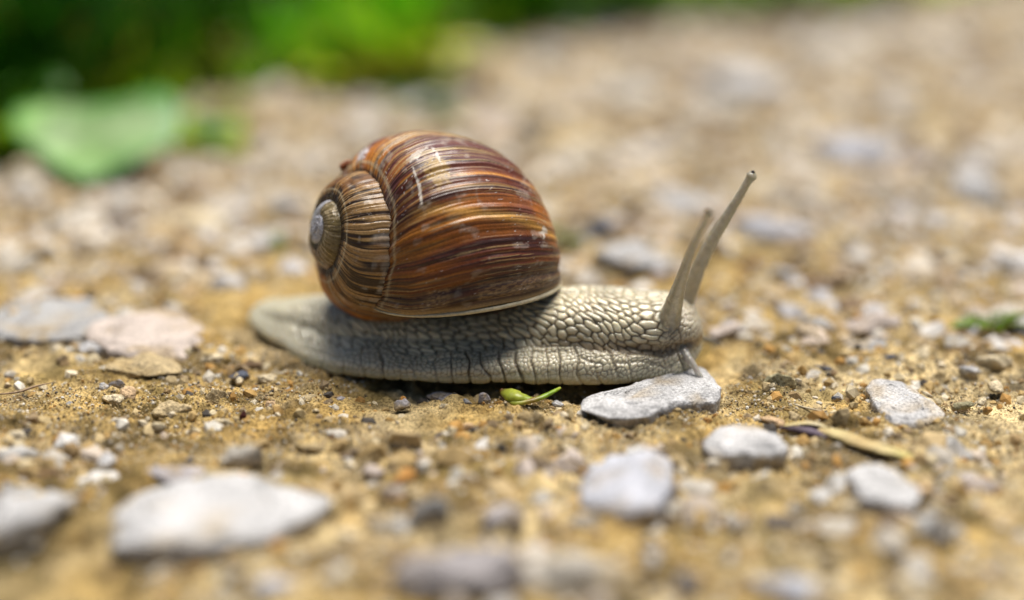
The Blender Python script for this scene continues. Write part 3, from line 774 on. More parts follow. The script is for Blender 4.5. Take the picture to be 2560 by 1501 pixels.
def build_body(root):
    # per station: half foot width, body top height, base lift, body half width, fringe height
    st = np.array([
        # wf   hb   zb   wb   hf
        [.20, .17, .05, .12, .10],
        [.42, .29, .03, .28, .15],
        [.64, .46, .03, .44, .20],
        [.90, .68, .03, .58, .28],
        [1.16, .76, .03, .60, .32],
        [1.28, .78, .07, .60, .36],
        [1.26, .86, .11, .60, .40],
        [1.22, 1.22, .14, .74, .46],
        [1.16, 1.29, .15, .80, .48],
        [1.02, 1.25, .14, .78, .48],
        [.84, 1.25, .12, .74, .46],
        [.70, 1.19, .13, .66, .46],
        [.56, 1.09, .20, .56, .38],
        [.43, .98, .33, .44, .27],
        [.29, .87, .45, .30, .18],
        [.15, .77, .54, .16, .10],
        [.02, .67, .64, .02, .012]])
    sp = np.array(SPINE)
    full = np.concatenate([sp, st], 1)
    dense = catmull(full, 60)
    # resample by spine length
    d = np.linalg.norm(np.diff(dense[:, :2], axis=0), axis=1) + .35 * np.abs(np.diff(dense[:, 3])) + .6 * np.abs(np.diff(dense[:, 2])) * (dense[1:, 0] > 2.5)
    s = np.concatenate([[0], np.cumsum(d)])
    NU = 760
    q = np.linspace(0, s[-1], NU)
    D = np.stack([np.interp(q, s, dense[:, k]) for k in range(7)], -1)
    arc = q.copy()
    tang = np.gradient(D[:, :2], axis=0); tang /= np.linalg.norm(tang, axis=1)[:, None] + 1e-9
    nrm = np.stack([tang[:, 1], -tang[:, 0]], -1)           # to the viewer's side
    wf, hb, zb, wb, hf = [D[:, 2 + k] for k in range(5)]
    NV = 250                                               # half profile samples
    neck = sst(-.8, 1.2, D[:, 0])
    prof = []
    for i in range(NU):
        f, h, b_, w, e = wf[i], hb[i] - zb[i], zb[i], wb[i], hf[i]
        kx = neck[i]
        ctrl = np.array([[0, 0], [.5 * f, 0], [.9 * f, .0], [1.0 * f, .05 * h + .02], [.99 * f, .12 * h + .04], [(.955 - .02 * kx) * f, (.6 + .04 * kx) * e],
                         [(.5 * (.9 * f + w) + .03) * (1 - .55 * kx) + .55 * kx * .98 * w, e],
                         [w * (1.0 + .05 * (1 - kx)), e + (.16 - .03 * (1 - kx)) * h],
                         [w * .99, max(.62 * h, e + .22 * h)], [.83 * w, .83 * h], [.45 * w, .965 * h], [0, h]])
        prof.append(resample(catmull(ctrl, 14), NV)[0])
    prof = np.array(prof)                                   # NU,NV,2
    seg = np.linalg.norm(np.diff(prof, axis=1), axis=2)
    vl = np.concatenate([np.zeros((NU, 1)), np.cumsum(seg, 1)], 1)
    # full ring: near half bottom->top, then far half top->bottom (coarser)
    far = prof[:, ::-2][:, 1:]
    offs = np.concatenate([prof[..., 0], -far[..., 0]], 1)
    zz = np.concatenate([prof[..., 1], far[..., 1]], 1)
    vv = np.concatenate([vl, vl[:, ::-2][:, 1:]], 1)
    side = np.concatenate([np.zeros((NU, NV)), np.ones((NU, far.shape[1]))], 1)
    M = offs.shape[1]
    X = D[:, 0][:, None] + nrm[:, 0][:, None] * offs
    Y = D[:, 1][:, None] + nrm[:, 1][:, None] * offs
    Z = zb[:, None] + zz + 0 * X
    # sole edge ripples a little
    U = arc[:, None] + 0 * X
    Z = Z + (.05 * vnoise(U * 1.1, side * 7, seed=201) + .02 * vnoise(U * 4, side * 7, seed=202)) * sst(.5, .1, zz)
    P = np.stack([X, Y, Z], -1)
    # normals
    du = np.gradient(P, axis=0); dv = np.gradient(P, axis=1)
    nr = np.cross(dv, du); nr /= np.linalg.norm(nr, axis=2)[..., None] + 1e-9
    nr = -nr if (nr[NU // 2, NV - 1, 2] < 0) else nr
    # ---- skin pattern in (U, vv)
    fr_v = np.interp(np.arange(NU), np.arange(NU), [np.interp(hf[i] * 1.0, prof[i, NV // 4:, 1], vl[i, NV // 4:]) for i in range(NU)])[:, None]
    sole_v = np.array([np.interp(.03, prof[i, NV // 4:, 1], vl[i, NV // 4:]) for i in range(NU)])[:, None]
    bw = .06 * vnoise(U * 1.9, 0 * U, seed=227) + .03 * vnoise(U * 5, 0 * U, seed=228)
    fr_v = fr_v + bw - .02
    fringe = sst(.05, -.05, vv - fr_v) * (1 - .9 * sst(2.75, 3.05, X))
    onsole = sst(.03, -.03, vv - sole_v)
    hx = X
    # neck tubercles: rows slanting down and forward
    sc = 1.0 + .7 * sst(2.2, 2.9, hx)                       # smaller on the head
    ang = -.62
    dens_ = 1 + .25 * vnoise(U * .9, vv * 1.1, seed=240)
    def ovals(su, sv, seed, ang):
        pass
        wu = U * 1.0 + .20 * vnoise(U * 1.5, vv * 1.5, seed=210) + .02 * vnoise(U * 9, vv * 9, seed=215); wv = vv + .13 * vnoise(U * 1.7 + 9, vv * 1.7, seed=211) + .015 * vnoise(U * 10, vv * 10, seed=216)
        a_ = (wu * math.cos(ang) + wv * math.sin(ang)) / su; b_ = (-wu * math.sin(ang) + wv * math.cos(ang)) / sv
        row = np.floor(b_)
        # staggered rows: oval cells
        f1 = np.full(a_.shape, 9.0); f2 = f1.copy(); cid = f1 * 0
        for dr_ in (-1, 0, 1):
            rr_ = (row + dr_).astype(np.int64); sh = .5 * (rr_ & 1)
            ca = np.floor(a_ - sh)
            for dc in (-1, 0, 1):
                cc_ = (ca + dc).astype(np.int64)
                px_ = cc_ + .5 + sh + .62 * (hsh(cc_, rr_, 0, seed) - .5); py_ = rr_ + .5 + .42 * (hsh(cc_, rr_, 1, seed) - .5)
                d_ = np.hypot(px_ - a_, py_ - b_)
                nn_ = d_ < f1
                f2 = np.where(nn_, f1, np.minimum(f2, d_)); cid = np.where(nn_, hsh(cc_, rr_, 2, seed), cid); f1 = np.where(nn_, d_, f1)
        e_ = f2 - f1
        return np.sqrt(np.clip(1 - (1 - np.clip((e_ - .03) / .62, 0, 1)) ** 2, 0, 1)), cid
    pilA, cid = ovals(.255, .108, 212, ang)
    pilB, cidB = ovals(.125, .095, 213, .3)
    tB = sst(2.45, 2.75, hx + .2 * vnoise(U * 3, vv * 3, seed=214))
    pil = pilA * (1 - tB) + pilB * tB; cid = cid * (1 - tB) + cidB * tB
    # fringe blocks
    per = .30 * (1 + .12 * vnoise(U * .9, 0 * U, seed=220))
    gphase = U / .30 + .30 * vnoise(U * 1.6, 0 * U, seed=221) + .9 * (vv - fr_v) + .28 * vnoise(U * 2.6, vv * 4.5, seed=226)
    gphase = gphase * 1.06; gi = np.floor(gphase); near_ = np.full(gphase.shape, 9.0)
    for dd in (-1, 0, 1):
        near_ = np.minimum(near_, np.abs(gphase - (gi + dd + .5 + .34 * (hsh((gi + dd).astype(np.int64), 0 * gi.astype(np.int64), 0, 224) - .5))))
    gdepth = .62 + .5 * vnoise(gi * .77, vv * 2, seed=225)
    groove = np.clip((1 - sst(.01, .14, near_)) * gdepth, 0, 1)
    rowl = gauss(vv, fr_v - .02, .03) * .7 * (.6 + .4 * vnoise(U * 3.3, 0 * U, seed=242))
    rowl2 = gauss(vv, fr_v - .17 + .05 * vnoise(U * 4, 0 * U, seed=229), .025) * .45 * (vnoise(U / .3, 0 * U, seed=231) > -.1)
    rowl = np.maximum(rowl, rowl2)
    f1b, f2b, cb = voro(U / .085 + .3 * vnoise(U * 6, vv * 6, seed=223), vv / .07, seed=222, jit=.85)
    cell2 = sst(.02, .30, f2b - f1b)
    hfr = 1 - np.maximum(groove, rowl)
    pil = pil * (1 - .7 * side * sst(0, .6, vv[:, NV - 1:NV] - vv))
    H = (1 - fringe) * pil * .050 / sc + fringe * (hfr * .048 + cell2 * .016 * sst(.35, .1, np.abs(vv - fr_v + .22)))
    tailsm = sst(-4.6, -2.4, hx)                            # the tail is nearly smooth
    amt = (.15 + .85 * tailsm) * (1 - onsole) * (.25 + .75 * sst(3.22, 2.98, hx)) * sst(3.27, 3.23, hx)
    P = P + nr * (H * amt)[..., None]
    P = P - nr * (.10 * gauss(vv, fr_v + .08, .09) * sst(1.4, 2.6, hx) * sst(3.2, 3.0, hx) * amt)[..., None]
    P = P + nr * (.03 * fbm(U * 1.2, vv * 1.4, seed=230, octv=2) * (1 - onsole))[..., None]
    # ---- colour
    lightc, dark, yel, groovec = palette([.55, .495, .35]), palette([.105, .07, .035]), palette([.50, .41, .20]), palette([.17, .115, .06])
    e = (1 - fringe) * pil + fringe * np.minimum(hfr, .38 + .62 * cell2)
    topl = sst(.75, 1.15, Z / (hb[:, None] + 1e-6) + .12 * vnoise(U * 2, vv * 2, seed=241))
    dk_ = mixc(dark + 0 * P, palette([.34, .295, .20]), .75 * topl + .35 * fringe * (1 - topl) * sst(.35, .0, Z))
    c = mixc(dk_, lightc, sst(.1, .9, e))
    c = c * (1 + .38 * (cid - .5) * (1 - fringe) + .16 * fbm(U * 1.3, vv * 1.5, seed=244, octv=3))[..., None]
    c = mixc(c, palette([.47, .44, .33]), (1 - tailsm) * .8)
    c = mixc(c, palette([.20, .15, .11]), .45 * sst(.9, .2, np.hypot((hx - 2.95) / .6, (Z - .95) / .5)) * (1 - fringe))   # dusky round the tentacle base
    c = mixc(c, palette([.20, .115, .04]), .68 * gauss(vv, fr_v + .07, .12) * sst(-.5, 2, hx))  # waist crease painted dark brown to deepen its shade
    c = mixc(c, palette([.47, .40, .21]), .7 * sst(.16, .06, Z - zb[:, None]) )
    V = [P.reshape(-1, 3)]; Cc = [c.reshape(-1, 3)]; F = [grid_faces(NU, M, True)]
    off = NU * M
    # ---- tentacles, one skin with the body
    def tentacle(path, radii, seed, colr, eye=False, flare=None):
        nonlocal off
        pts = np.array(path); a = catmull(np.concatenate([pts, np.array(radii)[:, None]], 1), 24)
        n = len(a); k = 40
        T = np.gradient(a[:, :3], axis=0); T /= np.linalg.norm(T, axis=1)[:, None]
        A = np.cross(T, np.array([0, 1.0, .2])); A /= np.linalg.norm(A, axis=1)[:, None]; B = np.cross(T, A)
        th = np.linspace(0, 2 * math.pi, k, endpoint=False)
        L_ = np.concatenate([[0], np.cumsum(np.linalg.norm(np.diff(a[:, :3], axis=0), axis=1))])
        r = a[:, 3][:, None] * (1 + .08 * vnoise(L_[:, None] / .04, np.cos(th)[None] * 3 + np.sin(th)[None] * 2, seed=seed))
        V_ = a[:, None, :3] + (A[:, None] * np.cos(th)[None, :, None] + B[:, None] * np.sin(th)[None, :, None]) * r[..., None]
        cc = np.array(colr)[None, None] * (1 + .18 * vnoise(L_[:, None] / .04, th[None] * 3, seed=seed + 1))[..., None] + 0 * V_
        basef = sst(.55, .0, L_ / L_[-1])[:, None]
        cc = mixc(cc, palette([.44, .39, .28]), .6 * basef + 0 * r)
        # round end cap
        cap = []; capc = []
        tip, tr = a[-1, :3], a[-1, 3]
        for j in range(1, 8):
            q_ = j / 8 * math.pi / 2
            cap.append(tip + T[-1] * tr * math.sin(q_) + (A[-1] * np.cos(th)[:, None] + B[-1] * np.sin(th)[:, None]) * tr * math.cos(q_))
            capc.append(np.repeat(np.array(colr)[None] * 1.15, k, 0))
        V_ = np.concatenate([V_, np.array(cap)], 0); cc = np.concatenate([cc, np.array(capc)], 0)
        nn = len(V_)
        V.append(V_.reshape(-1, 3)); Cc.append(cc.reshape(-1, 3)); F.append(grid_faces(nn, k, True, off)); off += nn * k
        V.append((tip + T[-1] * tr)[None]); Cc.append(np.array(colr)[None])
        b0 = off - k
        F.append(np.array([[b0 + j, b0 + (j + 1) % k, off, off] for j in range(k)])); off += 1
        return tip, T[-1], tr
    gy = [.52, .49, .39]
    px = 1 / 149.0
    farp = [at_y(1690, 830, .78), at_y(1704, 786, .78), at_y(1722, 735, .80), at_y(1749, 664, .84), at_y(1787, 591, .88), at_y(1836, 512, .92), at_y(1868, 458, .95), at_y(1878, 443, .96)]
    t1 = tentacle(farp, [.27, .18, .145, .122, .102, .076, .064, .092], 301, gy)
    nearp = [at_y(1664, 838, .22), at_y(1676, 790, .02), at_y(1692, 735, -.22), at_y(1713, 670, -.5), at_y(1738, 605, -.95), at_y(1764, 553, -1.4), at_y(1772, 536, -1.55)]
    t2 = tentacle(nearp, [.27, .185, .122, .086, .062, .052, .070], 303, gy)
    tentacle([at_y(1696, 862, .15), at_y(1713, 886, -.08), at_y(1735, 916, -.26), at_y(1752, 944, -.36), at_y(1762, 958, -.40)], [.12, .08, .056, .046, .054], 305, [.66, .62, .55])
    tentacle([at_y(1740, 842, .95), at_y(1764, 849, .98), at_y(1782, 855, 1.0), at_y(1794, 861, 1.02)], [.07, .052, .045, .045], 307, [.36, .33, .27])
    Fq = np.concatenate([f for f in F])
    tri = Fq[:, 2] == Fq[:, 3]
    Fq[tri, 3] = Fq[tri, 0]
    # degenerate quads of the tips become triangles through validate(); keep two passes simple
    thin = np.zeros(off); thin[NU * M:] = 1
    allV = np.concatenate(V); allC = np.concatenate(Cc)
    quads = Fq[~tri]; tris = Fq[tri][:, :3]
    me = bpy.data.meshes.new('body')
    me.vertices.add(len(allV)); me.vertices.foreach_set('co', (allV * CM).astype(np.float32).ravel())
    loops = np.concatenate([quads.ravel(), tris.ravel()]).astype(np.int32)
    starts = np.concatenate([np.arange(len(quads)) * 4, len(quads) * 4 + np.arange(len(tris)) * 3]).astype(np.int32)
    me.loops.add(len(loops)); me.loops.foreach_set('vertex_index', loops)
    me.polygons.add(len(starts)); me.polygons.foreach_set('loop_start', starts)
    me.polygons.foreach_set('use_smooth', np.full(len(starts), True))
    me.update(calc_edges=True)
    a = me.color_attributes.new('col', 'FLOAT_COLOR', 'POINT')
    cc = np.ones((len(allV), 4), np.float32); cc[:, :3] = np.clip(allC, 0, 1); a.data.foreach_set('color', cc.ravel())
    a = me.attributes.new('thin', 'FLOAT', 'POINT'); a.data.foreach_set('value', thin.astype(np.float32))
    me.validate()
    body = link('body', me, skin_mat(), root)
    # mantle: flesh between foot and shell mouth, coloured near black for the shade there
    D_, F_ = ico(5)
    bl = D_ * np.array([1.5, .62, .5]) * (1 + .05 * fbm(D_[:, 0] * 3, D_[:, 1] * 3, D_[:, 2] * 3, seed=251, octv=3))[:, None]
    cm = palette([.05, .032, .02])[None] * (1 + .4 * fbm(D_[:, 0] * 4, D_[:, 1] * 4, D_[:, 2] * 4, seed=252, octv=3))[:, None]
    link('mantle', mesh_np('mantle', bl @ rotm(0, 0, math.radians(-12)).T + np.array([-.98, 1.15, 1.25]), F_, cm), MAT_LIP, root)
    # eyes: a dark bead inside each upper tentacle tip
    m, nt, b, L = nodes('eye_bead'); b.inputs['Base Color'].default_value = (.012, .01, .01, 1); b.inputs['Roughness'].default_value = .12
    D_, F_ = ico(3)
    for tip, T, tr in (t1, t2):
        link('eye', mesh_np('eye', D_ * .034 + tip + T * (tr - .014) + np.array([-.02, -.02, .02]), F_), m, body)
    return body

snail = bpy.data.objects.new('snail', None)
COL.objects.link(snail)
snail.empty_display_size = .01
tag(snail, 'large brown shelled snail crawling right with its eye tentacles raised', 'snail')
build_body(snail)
build_shell(snail)
# small reddish crumb stuck behind the upper left of the shell
D_, F_ = ico(4)
pc = at_d(862, 418, 24.6)
Pp, Ff, cc_ = rock_mesh((.22, .2, .26), 77, 'orange', 3, 8, .1)
o = link('soil_crumb', mesh_np('soil_crumb', Pp, Ff, np.tile(palette([.22, .06, .015]), (len(Pp), 1))), MAT_CRUMB, loc=pc)
tag(o, 'small reddish brown crumb sticking to the back of the snail shell', 'crumb')

# ------------------------------------------------------------------ loose pebbles, grit
if ONLY != 'snail':
    r = np.random.RandomState(99)
    cols = ['white', 'pale', 'tan', 'cream', 'pink', 'tan', 'peach', 'brown', 'purple', 'grey', 'slate', 'orange', 'cream', 'pale']
    words = dict(white='white', pale='off white', tan='tan', cream='cream', pink='pinkish', peach='peach', brown='brown', purple='mauve grey', grey='grey', slate='blue black', orange='amber')
    protos = {}
    def proto(cn, k):
        if (cn, k) not in protos:
            P, F, c = rock_mesh((1.0, .8, .6), 500 + 17 * k + hash_s(cn), cn, 3, 10, .09)
            protos[(cn, k)] = mesh_np('pebble', P, F, c); protos[(cn, k)].materials.append(MAT_ROCK)
        return protos[(cn, k)]
    def hash_s(s): return sum(ord(ch) for ch in s) % 97
    import re
    marks = []
    for ob in COL.objects:
        if ob.get('category') in ('stone', 'pebble') and ob.get('label'):
            sh = re.split(r' (?:with|in|under|below|above|right|left|behind|at|beside|next|between|near|on|just|touching|leaning|cut|standing|running|half|like|off|a|of|blurred)\b|,', ob['label'])[0]
            if 2 <= len(sh.split()) <= 6: marks.append((sh, ob.location.x / CM, ob.location.y / CM))
    names = [m_[0] for m_ in marks]
    marks = [m_ for m_ in marks if names.count(m_[0]) == 1]
    def region(x, y):
        sh, mx_, my_ = min(marks, key=lambda q: (q[1] - x) ** 2 + (q[2] - y) ** 2)
        dx, dy = x - mx_, y - my_
        side = ('right of' if dx > 0 else 'left of') if abs(dx) > abs(dy) else ('behind' if dy > 0 else 'in front of')
        far = 'close' if math.hypot(dx, dy) < 1.6 else 'loose'
        return f'pebble lying {far} {side} the {sh}' if far == 'loose' else f'pebble close {side} the {sh}', 'far' if y > 9 else 'behind' if y > 1.2 else 'sharp' if y > -2.4 else 'near'
    placed = 0
    while placed < 280:
        far = r.rand()
        px_, py_ = r.uniform(0, 2560), 1501 - 1450 * r.rand() ** 1.1
        p = at_z(px_, py_)
        if verge_d(p[0], p[1]) > -1 or p[1] > 40: continue
        if seg_dist(p[0], p[1], SPINE) < 1.5: continue
        s = r.uniform(.10, .24) * (1 + .9 * (r.rand() < .25)) * (1 + max(0, p[1]) / 16)
        cn = cols[r.randint(len(cols))]
        if p[1] > 3 and cn in ('slate', 'orange', 'brown') and r.rand() < .6: cn = 'pale'
        o = link('pebble', proto(cn, r.randint(2)))
        o.location = np.array([p[0], p[1], float(ground_z(p[0], p[1], False)) + s * .16]) * CM
        o.rotation_euler = (r.uniform(-.5, .5), r.uniform(-.5, .5), r.uniform(0, 6.28))
        o.scale = (s, s * r.uniform(.8, 1.1), s * r.uniform(.8, 1.3))
        lb, rg = region(p[0], p[1])
        sz = 'small' if s < .2 else 'medium'
        tag(o, f'{sz} {words[cn]} {lb}', 'pebble', 'loose pebbles scattered over the path')
        placed += 1

    def scatter(name, n, xr, yr, smin, smax, seed, label, keep=None, cols=None, lift=.15):
        r = np.random.RandomState(seed)
        D, F = ico(1)
        x = r.uniform(*xr, n * 3); y = r.uniform(*yr, n * 3)
        dens = fbm(x / 1.3, y / 1.3, seed=seed, octv=3) + .55 * r.rand(len(x)) > -.05
        ok = dens & (verge_d(x, y) < 0)
        if keep is not None: ok &= keep(x, y)
        x, y = x[ok][:n], y[ok][:n]; n = len(x)
        s = smin + (smax - smin) * r.rand(n) ** 2.5
        z = ground_z(x, y) + s * lift
        q = r.normal(size=(n, 4)); q /= np.linalg.norm(q, axis=1)[:, None]
        w, a, b, c = q.T
        R = np.stack([1 - 2 * (b * b + c * c), 2 * (a * b - c * w), 2 * (a * c + b * w), 2 * (a * b + c * w), 1 - 2 * (a * a + c * c), 2 * (b * c - a * w), 2 * (a * c - b * w), 2 * (b * c + a * w), 1 - 2 * (a * a + b * b)], -1).reshape(n, 3, 3)
        sc3 = s[:, None] * r.uniform(.55, 1.15, (n, 3)) * .5
        V = (D[None] * r.uniform(.75, 1.2, (n, len(D), 1))) * sc3[:, None]
        V = np.einsum('nij,nkj->nki', R, V) + np.stack([x, y, z], -1)[:, None]
        F_all = (F[None] + (np.arange(n) * len(D))[:, None, None]).reshape(-1, 3)
        pal = np.array(cols)
        ci = pal[r.randint(len(pal), size=n)] * r.uniform(.75, 1.2, (n, 1))
        me = mesh_np(name, V.reshape(-1, 3), F_all, np.repeat(ci, len(D), 0), smooth=False)
        return tag(link(name, me, MAT_GRIT), label, 'grit', kind='stuff')
    gc = [[.42, .29, .12], [.50, .38, .2], [.36, .22, .07], [.56, .48, .34], [.40, .22, .06], [.30, .2, .09], [.60, .56, .48], [.07, .06, .05], [.25, .18, .10], [.50, .38, .2], [.48, .36, .18], [.52, .43, .27], [.45, .34, .17], [.56, .5, .4]]
    clear = lambda x, y: seg_dist(x, y, SPINE) > .9
    scatter('sand_grit', 34000, (-11, 11), (-3.2, 3.2), .018, .07, 1, 'fine sand grains covering the sharp strip of path', clear, gc, .1)
    scatter('gravel', 13000, (-15, 15), (-7.5, 12), .06, .34, 2, 'coarse sand and tiny stones strewn over the path', lambda x, y: seg_dist(x, y, SPINE) > 1.2, gc, -.08)
    scatter('far_gravel', 6500, (-26, 32), (4.5, 46), .22, 1.25, 3, 'blurred gravel covering the far path', None, [[.46, .36, .22], [.58, .53, .46], [.42, .31, .17], [.55, .52, .49], [.34, .25, .16], [.20, .14, .08], [.45, .36, .24], [.62, .55, .45]], -.12)

    scatter('embedded_gravel', 2600, (-16, 20), (1.5, 14), .18, .85, 4, 'whitish gravel pressed into the path behind the snail', lambda x, y: seg_dist(x, y, SPINE) > 1.6,
            [[.55, .52, .48], [.50, .46, .40], [.52, .50, .50], [.46, .36, .24], [.38, .27, .14], [.18, .12, .07], [.55, .45, .36]], -.18)
    scatter('near_gravel', 650, (-11, 11), (-8.5, -2.3), .15, .75, 5, 'whitish gravel pressed into the near sand', None,
            [[.52, .50, .47], [.48, .43, .36], [.42, .31, .16], [.33, .23, .10], [.14, .10, .06], [.50, .42, .34]], -.16)

    # -------------------------------------------------------------- sprig, pod, rootlets, leaf scrap
    def tube_mesh(path, radii, col, k=12, seed=0, flat=1.0, per=10):
        a = catmull(np.concatenate([np.array(path), np.array(radii)[:, None]], 1), per)
        T = np.gradient(a[:, :3], axis=0); T /= np.linalg.norm(T, axis=1)[:, None] + 1e-9
        A = np.cross(T, np.array([0, 0, 1.0])); A /= np.linalg.norm(A, axis=1)[:, None] + 1e-9; B = np.cross(T, A)
        th = np.linspace(0, 2 * math.pi, k, endpoint=False)
        n = len(a)
        rr = a[:, 3][:, None] * (1 + .12 * vnoise(np.arange(n)[:, None] * .5, th[None] * 2, seed=seed))
        V = a[:, None, :3] + A[:, None] * (np.cos(th)[None] * rr)[..., None] + B[:, None] * (np.sin(th)[None] * rr * flat)[..., None]
        colr = catmull(np.array(col, float), max(2, (n - 1) // max(1, len(col) - 1)))[:n]
        if len(colr) < n: colr = np.concatenate([colr, np.repeat(colr[-1:], n - len(colr), 0)])
        c = colr[:, None] * (1 + .15 * vnoise(np.arange(n)[:, None] * .7, th[None] * 2, seed=seed + 3))[..., None]
        return V.reshape(-1, 3), grid_faces(n, k, True), c.reshape(-1, 3)
    g1, g2, br = [.38, .42, .05], [.24, .36, .02], [.14, .05, .015]
    root = bpy.data.objects.new('green_sprig', None); COL.objects.link(root); root.empty_display_size = .01
    tag(root, 'broken yellow green sprig with a brown torn end lying under the foot', 'sprig')
    V, F, c = tube_mesh([at_z(1268, 1000, .10), at_z(1290, 1008, .10), at_z(1330, 1002, .13), at_z(1358, 992, .16), at_z(1384, 979, .18), at_z(1400, 970, .18)], [.05, .06, .055, .05, .04, .025], [br, g1, [.3, .2, .03], g2, g2, g1], seed=3, flat=.7)
    link('stalk', mesh_np('stalk', V, F, c), MAT_LEAF, root)
    V, F, c = tube_mesh([at_z(1256, 978, .14), at_z(1275, 986, .16), at_z(1298, 994, .15), at_z(1335, 1000, .12)], [.06, .14, .13, .04], [br, g1, g1, g2], seed=4, flat=.6)
    link('leaf', mesh_np('leaf', V, F, c), MAT_LEAF, root)
    V, F, c = tube_mesh([at_z(1254, 974, .16), at_z(1258, 990, .1), at_z(1272, 1006, .07), at_z(1290, 1012, .06)], [.03, .045, .05, .02], [br, [.25, .13, .08], br, br], seed=5)
    link('torn_end', mesh_np('torn_end', V, F, c), MAT_LEAF, root)

    def z_at(px, py, dz): 
        p = at_z(px, py, 0); z = float(ground_z(p[0], p[1], False)) + dz
        return at_z(px, py, z)
    pod = bpy.data.objects.new('seed_pod', None); COL.objects.link(pod); pod.empty_display_size = .01
    tag(pod, 'dry curved tan seed pod with a dark end lying on the sand at right', 'seed pod')
    tn, tl, dk = [.42, .30, .12], [.50, .40, .18], [.045, .025, .035]
    pts = [(2015, 1058), (2060, 1068), (2120, 1090), (2180, 1108), (2230, 1122), (2262, 1135)]
    V, F, c = tube_mesh([z_at(a * K, b * K, .10) for a, b in pts], [.05, .14, .15, .13, .09, .03], [tn, tl, tn, tl, [.45, .38, .12], tn], seed=8, flat=.35, k=20)
    link('husk', mesh_np('husk', V, F, c), MAT_CRUMB, pod)
    V, F, c = tube_mesh([z_at(a * K, b * K, .09) for a, b in [(1920, 1052), (1955, 1056), (2000, 1064), (2035, 1078)]], [.03, .075, .085, .03], [dk, dk, [.10, .07, .10], dk], seed=9, flat=.6)
    link('dark_tip', mesh_np('dark_tip', V, F, c), MAT_CRUMB, pod)
    V, F, c = tube_mesh([z_at(a * K, b * K, .13) for a, b in [(1930, 1048), (1970, 1042), (2010, 1044), (2040, 1056)]], [.02, .05, .05, .02], [tl, tl, [.5, .42, .25], tl], seed=10, flat=.35)
    link('pod_flap', mesh_np('pod_flap', V, F, c), MAT_CRUMB, pod)

    def strand(name, pts, rad, col, label, cat, dz=.08):
        V, F, c = tube_mesh([z_at(a * K, b * K, dz) for a, b in pts], [rad * .5] + [rad] * (len(pts) - 2) + [rad * .3], [col] * len(pts), k=8, seed=len(pts))
        return tag(link(name, mesh_np(name, V, F, c), MAT_CRUMB), label, cat)
    strand('rootlet', [(1918, 978), (1940, 990), (1975, 1002), (2010, 1010), (2040, 1018)], .018, [.50, .42, .28], 'thin pale rootlet running right from the olive grey knob', 'root', .06)
    strand('dry_stem', [(-20, 972), (40, 966), (85, 952), (128, 942)], .018, [.30, .20, .12], 'thin brown dry stem entering at the left border', 'stem', .12)
    strand('twig', [(1068, 1078), (1085, 1070), (1102, 1062)], .035, [.06, .05, .06], 'short dark twig splinter left of the peach coloured pebble', 'twig', .06)
    strand('twig', [(955, 1205), (975, 1198), (995, 1185)], .05, [.06, .04, .03], 'short blurred dark twig left of the long whitish sliver', 'twig', .08)
    strand('rootlet', [(1290, 1130), (1340, 1120), (1385, 1105)], .03, [.14, .09, .06], 'short brown rootlet above the pale pink oblong pebble', 'root', .06)

# ------------------------------------------------------------------ leaves and plants
def leaf_mesh(L, W, col, col2, seed, cup=.15, curl=.2, lobes=0.0, n=22, m=15, th=.025, tipx=1.0):
    """A leaf blade along +X from the origin, with midrib, side veins, cupping and real thickness."""
    u = np.linspace(0, 1, n)[:, None]; v = np.linspace(-1, 1, m)[None]
    w = W / 2 * (np.sin(math.pi * u ** .8) ** .62) * (1 + lobes * np.sin(u * 23 + seed))
    w = np.maximum(w, .02)
    X = L * u - .06 * L * v ** 2 * u + 0 * v; Y = w * v
    Z = cup * W * (v ** 2) * np.sin(math.pi * u) - curl * L * u ** 2 + .02 * W * np.sin(u * 30 + 6 * np.abs(v)) * (1 - np.abs(v) * .3)
    Z = Z + .05 * W * fbm(u * 3 + seed, v * 2, seed=seed, octv=2)
    rib = gauss(v, 0, .06) + .5 * sst(.8, .98, np.sin(u * 34 - 9 * np.abs(v)))
    c = mixc(np.array(col) * (1 + .2 * fbm(u * 3, v * 2 + seed, seed=seed + 1, octv=2))[..., None], np.array(col2), .55 * np.clip(rib, 0, 1) + 0 * u)
    c = mixc(c, np.array(col2) * np.array([1.2, 1.0, .3]), .5 * sst(.8, 1, np.abs(v)) + 0 * u)
    top = np.stack([X, Y + 0 * X, Z], -1).reshape(-1, 3); bot = top - np.array([0, 0, th])
    V = np.concatenate([top, bot]); F1 = grid_faces(n, m); F2 = grid_faces(n, m, off=n * m)[:, ::-1]
    rim = [i for i in range(m)] + [(i + 1) * m - 1 for i in range(1, n)] + [(n - 1) * m + j for j in range(m - 2, -1, -1)] + [i * m for i in range(n - 2, 0, -1)]
    rim = np.array(rim); r2 = np.roll(rim, -1)
    Fs = np.stack([rim, rim + n * m, r2 + n * m, r2], -1)
    c = c.reshape(-1, 3)
    return V, np.concatenate([F1, F2, Fs]), np.concatenate([c, c])

